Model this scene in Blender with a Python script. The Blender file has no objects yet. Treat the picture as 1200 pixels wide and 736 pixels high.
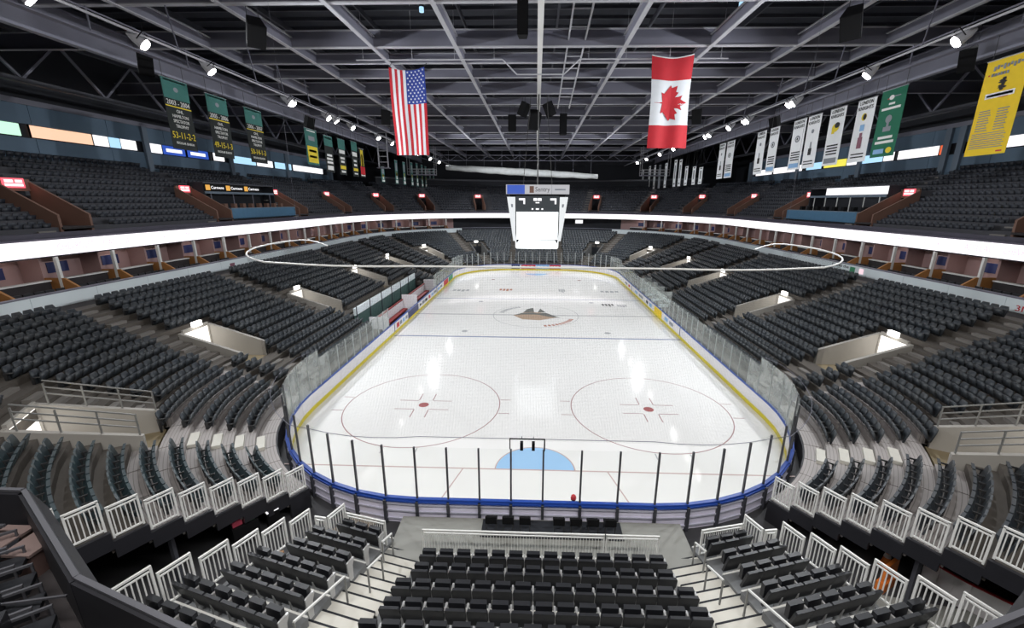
import bpy, math, random
import numpy as np
from mathutils import Vector, Matrix
random.seed(7); rng = np.random.default_rng(7)
PI = math.pi
sc = bpy.context.scene
COL = sc.collection

# ------------------------------------------------------------------ camera, light, exposure
CAM = (-0.0998, -43.856, 11.861); PITCH, YAW, ROLL, FPX = 0.2666, 0.0312, -0.0055, 493.07
cam_d = bpy.data.cameras.new('camera'); cam = bpy.data.objects.new('camera', cam_d); COL.objects.link(cam)
cam_d.sensor_fit = 'HORIZONTAL'; cam_d.sensor_width = 36.0; cam_d.lens = FPX * 36.0 / 1200.0
cam_d.shift_x = -11.93 / 1200.0; cam_d.shift_y = 2.45 / 1200.0
cam_d.clip_start = 0.05; cam_d.clip_end = 400
cam.matrix_world = (Matrix.Translation(CAM) @ Matrix.Rotation(YAW, 4, 'Z') @ Matrix.Rotation(PI / 2 - PITCH, 4, 'X')
                    @ Matrix.Rotation(-ROLL, 4, 'Z'))
sc.camera = cam
sc.view_settings.view_transform = 'Standard'; sc.view_settings.look = 'None'
sc.view_settings.exposure = 0.0; sc.view_settings.gamma = 1.0; sc.view_settings.use_curve_mapping = False
w = bpy.data.worlds.new('world'); sc.world = w; w.use_nodes = True
w.node_tree.nodes['Background'].inputs[0].default_value = (0.05, 0.055, 0.065, 1)
w.node_tree.nodes['Background'].inputs[1].default_value = 0.0
sc.cycles.use_denoising = True
sc.cycles.max_bounces = 10; sc.cycles.diffuse_bounces = 4; sc.cycles.transparent_max_bounces = 24
sc.cycles.sample_clamp_indirect = 4.0
SPOT_W = 340.0      # the lamps along the two catwalks
FILL_W = 1500.0  # unseen fill areas added over the stands
FLOOD_W = 8000.0     # wide floods on every third lamp of the catwalks     and the unseen near fill
SUITE_W = 14.0       # lights inside the suites
VOM_W = 10.0         # lights at the lower entrances


def area(name, loc, sx, sy, W, col=(1, 1, 1), rot=(0, 0, 0), parent=None):
    d = bpy.data.lights.new(name, 'AREA'); d.shape = 'RECTANGLE'; d.size = sx; d.size_y = sy; d.energy = W; d.color = col
    o = bpy.data.objects.new(name, d); COL.objects.link(o); o.location = loc; o.rotation_euler = rot; o.parent = parent
    return o


def point(name, loc, W, col=(1, 1, 1), rad=0.15, parent=None):
    d = bpy.data.lights.new(name, 'POINT'); d.energy = W; d.color = col; d.shadow_soft_size = rad
    o = bpy.data.objects.new(name, d); COL.objects.link(o); o.location = loc; o.parent = parent
    return o


COOL = (0.94, 0.97, 1.0)
for sx in (-1, 1):
    area('stand_fill', (sx * 30, 2, 20.2), 8, 62, FILL_W, COOL, (0, sx * 0.25, 0))  # added area without a fixture, lifts the dark side stands
area('stand_fill', (0, 50, 20.6), 40, 6, FILL_W * 0.05, COOL, (0.3, 0, 0))  # same added fill, weak, over the far seats
area('near_fill', (0, -42.5, 19.6), 30, 1.2, FLOOD_W * 0.50, (1.0, 0.975, 0.94), (math.radians(28), 0, 0))  # unseen strip added high by the camera to brighten the near end


# ------------------------------------------------------------------ materials
def mat(name, col, rough=0.6, metal=0.0, var=0.0, scale=3.0, emit=None, estr=0.0, spec=0.5, bump=0.0, bscale=40.0):
    m = bpy.data.materials.new(name); m.use_nodes = True; nt = m.node_tree; b = nt.nodes['Principled BSDF']
    c = (*col, 1) if len(col) == 3 else col
    b.inputs['Base Color'].default_value = c; b.inputs['Roughness'].default_value = rough; b.inputs['Metallic'].default_value = metal
    b.inputs['Specular IOR Level'].default_value = spec
    if emit:
        b.inputs['Emission Color'].default_value = (*emit, 1); b.inputs['Emission Strength'].default_value = estr
    tc = nt.nodes.new('ShaderNodeTexCoord')
    if var > 0:
        n = nt.nodes.new('ShaderNodeTexNoise'); n.inputs['Scale'].default_value = scale; n.inputs['Detail'].default_value = 4
        r = nt.nodes.new('ShaderNodeMapRange'); r.inputs[3].default_value = 1 - var; r.inputs[4].default_value = 1 + var
        mx = nt.nodes.new('ShaderNodeMix'); mx.data_type = 'RGBA'; mx.blend_type = 'MULTIPLY'; mx.inputs[0].default_value = 1
        mx.inputs[6].default_value = c
        nt.links.new(tc.outputs['Object'], n.inputs['Vector']); nt.links.new(n.outputs[0], r.inputs[0])
        nt.links.new(r.outputs[0], mx.inputs[7]); nt.links.new(mx.outputs[2], b.inputs['Base Color'])
    if bump > 0:
        n2 = nt.nodes.new('ShaderNodeTexNoise'); n2.inputs['Scale'].default_value = bscale
        bp = nt.nodes.new('ShaderNodeBump'); bp.inputs['Strength'].default_value = bump
        nt.links.new(tc.outputs['Object'], n2.inputs['Vector']); nt.links.new(n2.outputs[0], bp.inputs['Height'])
        nt.links.new(bp.outputs[0], b.inputs['Normal'])
    return m


def seat_mat(name, a, b_, rough, tint=None):
    """a seat fabric or plastic whose shade wanders a little from seat to seat"""
    m = mat(name, a, rough); nt = m.node_tree; bs = nt.nodes['Principled BSDF']
    g = nt.nodes.new('ShaderNodeNewGeometry'); n = nt.nodes.new('ShaderNodeTexNoise'); n.inputs['Scale'].default_value = 0.8
    r = nt.nodes.new('ShaderNodeValToRGB'); r.color_ramp.elements[0].position = 0.35; r.color_ramp.elements[1].position = 0.65
    r.color_ramp.elements[0].color = (*a, 1); r.color_ramp.elements[1].color = (*b_, 1)
    nt.links.new(g.outputs['Position'], n.inputs['Vector']); nt.links.new(n.outputs[0], r.inputs[0]); nt.links.new(r.outputs[0], bs.inputs['Base Color'])
    return m


M = {}
M['ice'] = mat('ice', (0.84, 0.83, 0.815), 0.085, var=0.03, scale=0.25, spec=0.3)
M['floor'] = mat('concrete_floor', (0.05, 0.05, 0.055), 0.7, var=0.25, scale=0.6)
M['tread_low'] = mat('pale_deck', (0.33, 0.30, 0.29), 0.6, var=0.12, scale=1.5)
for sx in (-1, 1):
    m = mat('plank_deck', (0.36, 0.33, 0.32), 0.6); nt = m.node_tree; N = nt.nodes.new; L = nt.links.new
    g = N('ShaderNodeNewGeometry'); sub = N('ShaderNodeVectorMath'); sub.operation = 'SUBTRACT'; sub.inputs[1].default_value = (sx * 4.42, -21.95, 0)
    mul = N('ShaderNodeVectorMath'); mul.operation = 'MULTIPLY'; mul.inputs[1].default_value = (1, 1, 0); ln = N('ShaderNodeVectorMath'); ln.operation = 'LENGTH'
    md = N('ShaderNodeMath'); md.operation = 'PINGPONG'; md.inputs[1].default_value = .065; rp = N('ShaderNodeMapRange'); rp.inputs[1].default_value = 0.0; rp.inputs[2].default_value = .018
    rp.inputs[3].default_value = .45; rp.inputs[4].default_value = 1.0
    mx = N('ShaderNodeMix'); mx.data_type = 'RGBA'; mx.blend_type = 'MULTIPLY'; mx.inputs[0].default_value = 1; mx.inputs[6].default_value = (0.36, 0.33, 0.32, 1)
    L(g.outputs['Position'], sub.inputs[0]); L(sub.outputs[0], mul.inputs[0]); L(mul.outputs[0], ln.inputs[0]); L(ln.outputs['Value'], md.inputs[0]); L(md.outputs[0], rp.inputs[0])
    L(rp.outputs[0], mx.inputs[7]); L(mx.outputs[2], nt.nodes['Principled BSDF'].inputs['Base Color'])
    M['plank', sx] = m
M['tread'] = mat('stand_concrete', (0.105, 0.092, 0.08), 0.75, var=0.2, scale=1.2, bump=0.1)
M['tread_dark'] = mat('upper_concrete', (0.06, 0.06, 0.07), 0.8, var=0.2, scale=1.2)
M['step'] = mat('step_concrete', (0.20, 0.185, 0.17), 0.7, var=0.12, scale=2.0)
M['step_alu'] = mat('pale_step', (0.62, 0.60, 0.54), 0.55, var=0.1, scale=3.0)
M['riser'] = mat('end_deck', (0.17, 0.175, 0.18), 0.6, var=0.15, scale=2.0)
M['nosing'] = mat('nosing', (0.75, 0.75, 0.72), 0.5)
M['platform'] = mat('platform', (0.27, 0.27, 0.25), 0.6, var=0.12, scale=1.5)
M['dark'] = mat('dark_void', (0.012, 0.014, 0.02), 0.8, var=0.2)
M['seat'] = seat_mat('stadium_chair', (0.034, 0.042, 0.052), (0.052, 0.058, 0.064), 0.42)
M['seat_teal'] = seat_mat('teal_seat', (0.028, 0.050, 0.058), (0.042, 0.056, 0.064), 0.42)
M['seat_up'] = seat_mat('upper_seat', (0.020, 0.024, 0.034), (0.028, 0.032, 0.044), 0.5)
M['vinyl'] = mat('black_vinyl', (0.014, 0.015, 0.019), 0.45, var=0.2, scale=6.0)
M['frame'] = mat('seat_frame', (0.03, 0.03, 0.032), 0.5)
M['alu'] = mat('pale_seat_stanchion', (0.52, 0.52, 0.52), 0.4, metal=0.3)
M['rail'] = mat('pale_rail', (0.80, 0.80, 0.78), 0.4)
M['rail_grey'] = mat('grey_rail', (0.28, 0.28, 0.27), 0.5, metal=0.3)
M['board'] = mat('white_board', (0.80, 0.78, 0.80), 0.3, var=0.04, scale=1.0)
M['yellow'] = mat('yellow_kick', (0.72, 0.60, 0.03), 0.4)
M['bluecap'] = mat('blue_cap', (0.02, 0.07, 0.36), 0.4)
M['navy'] = mat('navy', (0.02, 0.03, 0.12), 0.4)
M['outer'] = mat('board_back', (0.5, 0.5, 0.6), 0.5, var=0.2, scale=2.0)
M['post'] = mat('shaded_glass_post', (0.10, 0.10, 0.11), 0.45, metal=0.6)  # near-end posts: shade on their back side put into the colour
M['vomwall'] = mat('pale_wall', (0.38, 0.36, 0.33), 0.7, var=0.08, scale=1.0)
M['vomfloor'] = mat('tan_floor', (0.25, 0.20, 0.12), 0.7, var=0.2, scale=2.0)
M['brown'] = mat('brown_wall', (0.17, 0.09, 0.065), 0.7, var=0.12, scale=1.0)
M['orange'] = mat('orange_wall', (0.38, 0.17, 0.05), 0.6, var=0.15, scale=2.0)
M['pink'] = mat('suite_wall', (0.42, 0.27, 0.26), 0.7, var=0.12, scale=0.7)
M['carpet'] = mat('dark_carpet', (0.035, 0.03, 0.032), 0.9, var=0.3, scale=3.0)
M['fascia'] = mat('fascia', (0.80, 0.88, 0.91), 0.5, var=0.10, scale=0.45)
M['purple'] = mat('deck_front', (0.055, 0.05, 0.075), 0.6, var=0.2)
M['ledge'] = mat('dark_ledge', (0.018, 0.018, 0.023), 0.5, var=0.15)
M['ledge_cap'] = mat('ledge_cap', (0.11, 0.11, 0.125), 0.35, metal=0.3)
M['wall'] = mat('blue_grey_wall', (0.11, 0.17, 0.24), 0.7, var=0.12, scale=0.5)
M['wall_dark'] = mat('dark_wall', (0.018, 0.02, 0.027), 0.8, var=0.2, scale=0.3)
M['pilaster'] = mat('pilaster', (0.13, 0.17, 0.22), 0.6)
M['steel'] = mat('grey_steel', (0.17, 0.17, 0.215), 0.5, var=0.12, scale=0.6)
M['steel_pale'] = mat('pale_steel', (0.40, 0.40, 0.43), 0.45, var=0.1, scale=0.6)
M['steel_dark'] = mat('dark_steel', (0.05, 0.052, 0.065), 0.6, var=0.2)
M['deck'] = mat('roof_deck', (0.028, 0.031, 0.042), 0.8, var=0.35, scale=0.5)
M['duct'] = mat('tied_curtain', (0.55, 0.57, 0.57), 0.8, var=0.2, scale=1.5)
M['black'] = mat('black_plastic', (0.006, 0.006, 0.007), 0.7, spec=0.15)
M['cable'] = mat('dark_cable', (0.05, 0.05, 0.05), 0.5)
M['white'] = mat('white_paint', (0.75, 0.75, 0.73), 0.5)
M['cloth_white'] = mat('white_cloth', (0.86, 0.88, 0.90), 0.8, var=0.06)
M['cloth_red'] = mat('red_cloth', (0.55, 0.012, 0.022), 0.8, var=0.12)
M['cloth_blue'] = mat('blue_cloth', (0.012, 0.035, 0.24), 0.8, var=0.12)
M['cloth_green'] = mat('green_cloth', (0.015, 0.15, 0.085), 0.8, var=0.1)
M['cloth_teal'] = mat('teal_cloth', (0.04, 0.16, 0.14), 0.8, var=0.15)
M['cloth_black'] = mat('black_cloth', (0.010, 0.014, 0.014), 0.8)
M['cloth_yellow'] = mat('yellow_cloth', (0.86, 0.60, 0.025), 0.8, var=0.08)
M['gold'] = mat('gold_print', (0.80, 0.62, 0.03), 0.7)
M['print_black'] = mat('black_print', (0.02, 0.02, 0.022), 0.7)
M['print_grey'] = mat('grey_print', (0.25, 0.27, 0.30), 0.7)
M['print_pink'] = mat('pink_print', (0.25, 0.10, 0.14), 0.7)
M['print_blue'] = mat('pale_blue_print', (0.25, 0.45, 0.72), 0.7)
M['print_red'] = mat('red_print', (0.55, 0.03, 0.04), 0.6)
M['print_white'] = mat('white_print', (0.80, 0.80, 0.78), 0.7)
M['green_ad'] = mat('green_print', (0.05, 0.28, 0.14), 0.6)
M['bench_red'] = mat('red_bench', (0.28, 0.02, 0.02), 0.5)
M['glassgreen'] = mat('green_tinted_wall', (0.06, 0.12, 0.11), 0.4)
M['blue_desk'] = mat('blue_desk', (0.05, 0.15, 0.26), 0.5, var=0.15)
M['cone'] = mat('orange_plastic', (0.75, 0.20, 0.03), 0.5)
# ice paint (same gloss as the ice)
for k, c in dict(i_red=(0.42, 0.27, 0.27), i_red_dot=(0.40, 0.15, 0.15), i_blue=(0.24, 0.28, 0.42), i_grey=(0.45, 0.46, 0.47), i_crease=(0.36, 0.58, 0.84),
                 i_dark=(0.20, 0.20, 0.19), i_tan=(0.48, 0.36, 0.27), i_pink=(0.58, 0.44, 0.42), i_brown=(0.50, 0.26, 0.20)).items():
    M[k] = mat(k, c, 0.085, spec=0.3)


def glow(name, col, s):
    return mat(name, (0.02, 0.02, 0.02), 0.5, emit=col, estr=s)


M['e_screen'] = glow('screen_white', (0.93, 0.98, 1.0), 1.7)
M['e_white'] = glow('lit_white', (0.98, 0.97, 1.0), 1.25)
M['e_led'] = glow('led_white', (1.0, 0.95, 0.99), 1.5)
M['e_pink'] = glow('led_pink', (1.0, 0.72, 0.80), 1.0)
M['e_lamp'] = glow('lamp_lens', (1.0, 0.97, 0.92), 22.0)
M['e_door'] = glow('lit_corridor', (1.0, 0.96, 0.90), 1.6)
M['e_exit'] = glow('exit_red', (1.0, 0.10, 0.14), 1.6)
M['e_exitw'] = glow('exit_white', (1.0, 0.82, 0.80), 1.5)
M['e_orange'] = glow('screen_orange', (1.0, 0.62, 0.42), 1.1)
M['e_red'] = glow('screen_red', (0.9, 0.15, 0.05), 0.9)
M['e_blue'] = glow('screen_blue', (0.03, 0.10, 0.55), 0.9)
M['e_lblue'] = glow('screen_light_blue', (0.45, 0.75, 1.0), 1.1)
M['e_yellow'] = glow('screen_yellow', (0.95, 0.85, 0.1), 1.0)
M['e_amber'] = glow('sign_amber', (1.0, 0.50, 0.08), 0.8)
M['e_green'] = glow('screen_green', (0.6, 1.0, 0.75), 1.1)
M['e_head'] = glow('header_white', (0.62, 0.62, 0.66), 0.75)
M['e_side'] = glow('side_panel', (0.85, 0.88, 0.90), 0.95)
M['e_dark'] = glow('stat_panel', (0.02, 0.03, 0.04), 0.6)


def glass_mat(name, haze, tint=(0.96, 0.98, 0.97)):
    m = bpy.data.materials.new(name); m.use_nodes = True; nt = m.node_tree; nt.nodes.clear()
    o = nt.nodes.new('ShaderNodeOutputMaterial'); t = nt.nodes.new('ShaderNodeBsdfTransparent'); t.inputs[0].default_value = (*tint, 1)
    g = nt.nodes.new('ShaderNodeBsdfGlossy'); g.inputs['Roughness'].default_value = 0.05
    d = nt.nodes.new('ShaderNodeBsdfDiffuse'); d.inputs[0].default_value = (0.75, 0.78, 0.76, 1)  # diffuse grey mixed in: reflection haze painted onto the glass
    f = nt.nodes.new('ShaderNodeFresnel'); f.inputs[0].default_value = 1.25
    ge = nt.nodes.new('ShaderNodeNewGeometry'); iv = nt.nodes.new('ShaderNodeMath'); iv.operation = 'MULTIPLY_ADD'; iv.inputs[1].default_value = -1; iv.inputs[2].default_value = 1
    fm = nt.nodes.new('ShaderNodeMath'); fm.operation = 'MULTIPLY'
    nt.links.new(ge.outputs['Backfacing'], iv.inputs[0]); nt.links.new(iv.outputs[0], fm.inputs[0]); nt.links.new(f.outputs[0], fm.inputs[1])
    n = nt.nodes.new('ShaderNodeTexNoise'); n.inputs['Scale'].default_value = 1.3; n.inputs['Detail'].default_value = 5
    r = nt.nodes.new('ShaderNodeMapRange'); r.inputs[1].default_value = 0.3; r.inputs[2].default_value = 0.7; r.inputs[3].default_value = haze * 0.6; r.inputs[4].default_value = haze * 1.4
    tc = nt.nodes.new('ShaderNodeTexCoord')
    m1 = nt.nodes.new('ShaderNodeMixShader'); m2 = nt.nodes.new('ShaderNodeMixShader')
    L = nt.links.new
    L(tc.outputs['Object'], n.inputs['Vector']); L(n.outputs[0], r.inputs[0])
    L(r.outputs[0], m1.inputs[0]); L(t.outputs[0], m1.inputs[1]); L(d.outputs[0], m1.inputs[2])
    L(fm.outputs[0], m2.inputs[0]); L(m1.outputs[0], m2.inputs[1]); L(g.outputs[0], m2.inputs[2]); L(m2.outputs[0], o.inputs[0])
    return m


M['glass'] = glass_mat('rink_glass', 0.13)
M['glass_clear'] = glass_mat('clear_rink_glass', 0.006, (0.985, 0.99, 0.985))
M['glass_hazy'] = glass_mat('hazy_rink_glass', 0.28)


def net_mat():
    """dark twine, too fine to build strand by strand: a square mesh of threads in the sheet's own plane"""
    m = bpy.data.materials.new('net_twine'); m.use_nodes = True; nt = m.node_tree; nt.nodes.clear()
    o = nt.nodes.new('ShaderNodeOutputMaterial'); t = nt.nodes.new('ShaderNodeBsdfTransparent'); d = nt.nodes.new('ShaderNodeBsdfDiffuse')
    d.inputs[0].default_value = (0.015, 0.016, 0.018, 1)
    uv = nt.nodes.new('ShaderNodeUVMap'); br = nt.nodes.new('ShaderNodeTexBrick'); br.offset = 0
    br.inputs['Scale'].default_value = 1.0; br.inputs['Brick Width'].default_value = 0.045; br.inputs['Row Height'].default_value = 0.045
    br.inputs['Mortar Size'].default_value = 0.0013; br.inputs['Mortar Smooth'].default_value = 0.0
    mx = nt.nodes.new('ShaderNodeMixShader'); L = nt.links.new
    L(uv.outputs[0], br.inputs['Vector']); L(br.outputs['Fac'], mx.inputs[0]); L(t.outputs[0], mx.inputs[1]); L(d.outputs[0], mx.inputs[2]); L(mx.outputs[0], o.inputs[0])
    return m


M['net'] = net_mat()


# ------------------------------------------------------------------ mesh helpers
class MB:
    def __init__(s):
        s.v = []; s.f = []; s.mi = []; s.m = 0

    def add(s, vs, fs):
        b = len(s.v); s.v.extend(tuple(map(float, p)) for p in vs); s.f.extend(tuple(b + i for i in f) for f in fs); s.mi.extend([s.m] * len(fs))
        return s

    def hexa(s, p):
        """8 corners: bottom 4 counter-clockwise, top 4"""
        return s.add(p, [(3, 2, 1, 0), (4, 5, 6, 7), (0, 1, 5, 4), (1, 2, 6, 5), (2, 3, 7, 6), (3, 0, 4, 7)])

    def box(s, x0, x1, y0, y1, z0, z1):
        return s.hexa([(x0, y0, z0), (x1, y0, z0), (x1, y1, z0), (x0, y1, z0), (x0, y0, z1), (x1, y0, z1), (x1, y1, z1), (x0, y1, z1)])

    def bar(s, a, b, wd, h=None, up=(0, 0, 1)):
        """square bar from a to b"""
        a = Vector(a); b = Vector(b); d = (b - a).normalized(); u = Vector(up)
        if abs(d.dot(u)) > 0.98: u = Vector((0, 1, 0))
        r = d.cross(u).normalized() * wd / 2; u = r.cross(d).normalized() * (h or wd) / 2
        return s.hexa([a - r - u, a + r - u, b + r - u, b - r - u, a - r + u, a + r + u, b + r + u, b - r + u])

    def tube(s, a, b, r0, r1=None, n=8):
        a = Vector(a); b = Vector(b); r1 = r0 if r1 is None else r1; d = (b - a).normalized()
        u = d.cross(Vector((0, 0, 1)) if abs(d.z) < 0.95 else Vector((1, 0, 0))).normalized(); w_ = d.cross(u)
        vs = []
        for c, r in ((a, r0), (b, r1)):
            for k in range(n):
                t = 2 * PI * k / n; vs.append(c + (u * math.cos(t) + w_ * math.sin(t)) * r)
        return s.add(vs, [(k, (k + 1) % n, n + (k + 1) % n, n + k) for k in range(n)] + [tuple(range(n - 1, -1, -1)), tuple(range(n, 2 * n))])

    def path(s, pts, r, n=8):
        for a, b in zip(pts, pts[1:]): s.tube(a, b, r, n=n)
        return s

    def sweep(s, rings, closed_ends=True):
        """rings: list of equal-length loops"""
        n = len(rings[0]); vs = [p for r in rings for p in r]; fs = []
        for i in range(len(rings) - 1):
            for k in range(n):
                a = i * n + k; b = i * n + (k + 1) % n; fs.append((a, b, b + n, a + n))
        if closed_ends: fs += [tuple(range(n - 1, -1, -1)), tuple(range((len(rings) - 1) * n, len(rings) * n))]
        return s.add(vs, fs)

    def prism(s, poly, d, axis=2, o=0.0):
        """poly in two axes extruded along the third from o to o+d"""
        n = len(poly)

        def P(p, t): return (p[0], p[1], t) if axis == 2 else ((p[0], t, p[1]) if axis == 1 else (t, p[0], p[1]))
        return s.add([P(p, o) for p in poly] + [P(p, o + d) for p in poly],
                     [tuple(range(n - 1, -1, -1)), tuple(range(n, 2 * n))] + [(k, (k + 1) % n, n + (k + 1) % n, n + k) for k in range(n)])

    def mesh(s, name, mats, smooth=False):
        me = bpy.data.meshes.new(name); me.from_pydata(s.v, [], s.f)
        for m in (mats if isinstance(mats, (list, tuple)) else [mats]): me.materials.append(m)
        if len(me.materials) > 1: me.polygons.foreach_set('material_index', s.mi)
        if smooth: me.polygons.foreach_set('use_smooth', [True] * len(me.polygons))
        me.update()
        return me


def recalc(me):
    import bmesh
    bm = bmesh.new(); bm.from_mesh(me); bmesh.ops.recalc_face_normals(bm, faces=bm.faces); bm.to_mesh(me); bm.free(); return me


def obj(name, data, parent=None, loc=None, rot=None, **kw):
    o = bpy.data.objects.new(name, data); COL.objects.link(o); o.parent = parent
    if loc is not None: o.location = loc
    if rot is not None: o.rotation_euler = rot
    for k, v in kw.items(): o[k] = v
    return o


LABELS = {}


def tag(o, label, cat, group=None, kind=None):
    o['label'] = label; o['category'] = cat
    if group: o['group'] = group
    if kind: o['kind'] = kind
    n = len(label.split())
    if not 4 <= n <= 16: print('LABEL LENGTH', n, label)
    if label in LABELS and not group: print('SAME LABEL', label)
    LABELS[label] = 1
    return o


def thing(name, label, cat, loc=(0, 0, 0), rz=0.0, group=None, kind=None):
    return tag(obj(name, None, None, loc, (0, 0, rz)), label, cat, group, kind)


def part(mb, name, m, parent, smooth=False, **kw):
    return obj(name, mb.mesh(name, m, smooth), parent, **kw)


def copy_tree(o, parent=None, **kw):
    c = o.copy(); COL.objects.link(c); c.parent = parent
    for ch in o.children: copy_tree(ch, c)
    return c


ORD = ['first', 'second', 'third', 'fourth', 'fifth', 'sixth', 'seventh', 'eighth', 'ninth', 'tenth', 'eleventh', 'twelfth', 'thirteenth', 'fourteenth',
       'fifteenth', 'sixteenth', 'seventeenth', 'eighteenth', 'nineteenth', 'twentieth'] + ['number %d' % k for k in range(21, 60)]
SIDE = {-1: 'left', 1: 'right'}

# text meshes (standing upright, facing -Y), built while the scene is still small
TXT = {}


def text(body, h, wid=None):
    """mesh of the words BODY, capital height about h, centred on the origin, squeezed to width wid"""
    key = (body, h, wid)
    if key in TXT: return TXT[key]
    cu = bpy.data.curves.new('lettering', 'FONT'); cu.body = body; cu.align_x = 'CENTER'; cu.align_y = 'CENTER'; cu.size = h * 1.4; cu.extrude = 0.006; cu.resolution_u = 2
    o = bpy.data.objects.new('lettering', cu); COL.objects.link(o)
    dg = bpy.context.evaluated_depsgraph_get(); me = bpy.data.meshes.new_from_object(o.evaluated_get(dg)); me.name = 'lettering'
    bpy.data.objects.remove(o)
    co = np.zeros(len(me.vertices) * 3); me.vertices.foreach_get('co', co); co = co.reshape(-1, 3)
    if wid:
        co[:, 0] *= wid / max(1e-3, co[:, 0].max() - co[:, 0].min())
    co = co[:, [0, 2, 1]] * np.array([1, -1, 1]); me.vertices.foreach_set('co', co.ravel()); me.update()
    TXT[key] = me
    return me


def lettering(body, h, m, parent, loc, wid=None, rot=(0, 0, 0)):
    me = text(body, h, wid)
    if not me.materials: me.materials.append(m)
    elif me.materials[0] != m:
        me = me.copy(); me.materials[0] = m
    return obj('lettering', me, parent, loc, rot)


for b_, h_, w_ in (('2003 - 2004', .3, 1.7), ('49-15-1-3', .42, 1.9)): text(b_, h_, w_)

# ------------------------------------------------------------------ the bowl: rounded rectangles round the rink
CX, CY, RR = 4.42, 21.95, 8.53


def ring(sx, seg, v, r):
    """point and outward direction; seg n near corner (degrees), s side (y), f far corner (degrees), e far end (x)"""
    if seg == 's': return Vector((sx * (CX + r), v, 0)), Vector((sx, 0, 0))
    if seg == 'e': return Vector((v, CY + r, 0)), Vector((0, 1, 0))
    a = math.radians(v); c, s_ = math.cos(a), math.sin(a)
    if seg == 'n': return Vector((sx * (CX + r * c), -CY - r * s_, 0)), Vector((sx * c, -s_, 0))
    return Vector((sx * (CX + r * c), CY + r * s_, 0)), Vector((sx * c, s_, 0))


def per(seg, r): return r * PI / 180 if seg in 'nf' else 1.0


def strip(mb, sx, seg, v0, v1, r0, r1, z0, z1, n=None):
    """a bent beam of rectangular section along the ring"""
    if n is None: n = max(1, int(abs(v1 - v0) / 6)) if seg in 'nf' else 1
    rings = []
    for k in range(n + 1):
        v = v0 + (v1 - v0) * k / n
        a, _ = ring(sx, seg, v, r0); b, _ = ring(sx, seg, v, r1)
        rings.append([(a.x, a.y, z0), (b.x, b.y, z0), (b.x, b.y, z1), (a.x, a.y, z1)])
    mb.sweep(rings)


def intervals(v0, v1, cuts):
    out = [(v0, v1)]
    for a, b in cuts:
        nw = []
        for p, q in out:
            if b <= p or a >= q: nw.append((p, q)); continue
            if a > p: nw.append((p, a))
            if b < q: nw.append((b, q))
        out = nw
    return [(p, q) for p, q in out if q - p > 1e-3]


# ------------------------------------------------------------------ setting: floor, ice, walls, roof
b = MB(); b.box(-48, 48, -66, 64, -0.3, -0.03)
tag(obj('floor', b.mesh('floor', M['floor'])), 'dark concrete arena floor around and under the stands', 'floor', kind='structure')

rink_pts = []
for sx, seg, vs in ((1, 's', (-CY, CY)), (1, 'f', range(6, 91, 6)), (-1, 'f', range(90, -1, -6)), (-1, 's', (-CY,)), (-1, 'n', range(6, 91, 6)), (1, 'n', range(90, 5, -6))):
    for v in vs: rink_pts.append(ring(sx, seg, v, RR)[0])
b = MB(); b.prism([(p.x, p.y) for p in rink_pts], 0.03, 2, -0.03)
ice = thing('ice_floor', 'glossy white ice sheet inside the rink boards with painted lines', 'ice', kind='structure')
part(b, 'ice', M['ice'], ice)


def flat(parent, name, m, poly, z=0.003, d=0.002):
    bb = MB(); bb.prism(poly, d, 2, z - d); return part(bb, name, M[m], parent)


def annulus(parent, name, m, cx, cy, r, wd, a0=0, a1=360, n=64, z=0.003):
    vs = []; fs = []
    for k in range(n + 1):
        t = math.radians(a0 + (a1 - a0) * k / n)
        for rr in (r - wd / 2, r + wd / 2): vs.append((cx + rr * math.cos(t), cy + rr * math.sin(t), z))
    for k in range(n): fs.append((2 * k, 2 * k + 1, 2 * k + 3, 2 * k + 2))
    return part(MB().add(vs, fs), name, M[m], parent)


def rect(x0, x1, y0, y1): return [(x0, y0), (x1, y0), (x1, y1), (x0, y1)]


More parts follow.
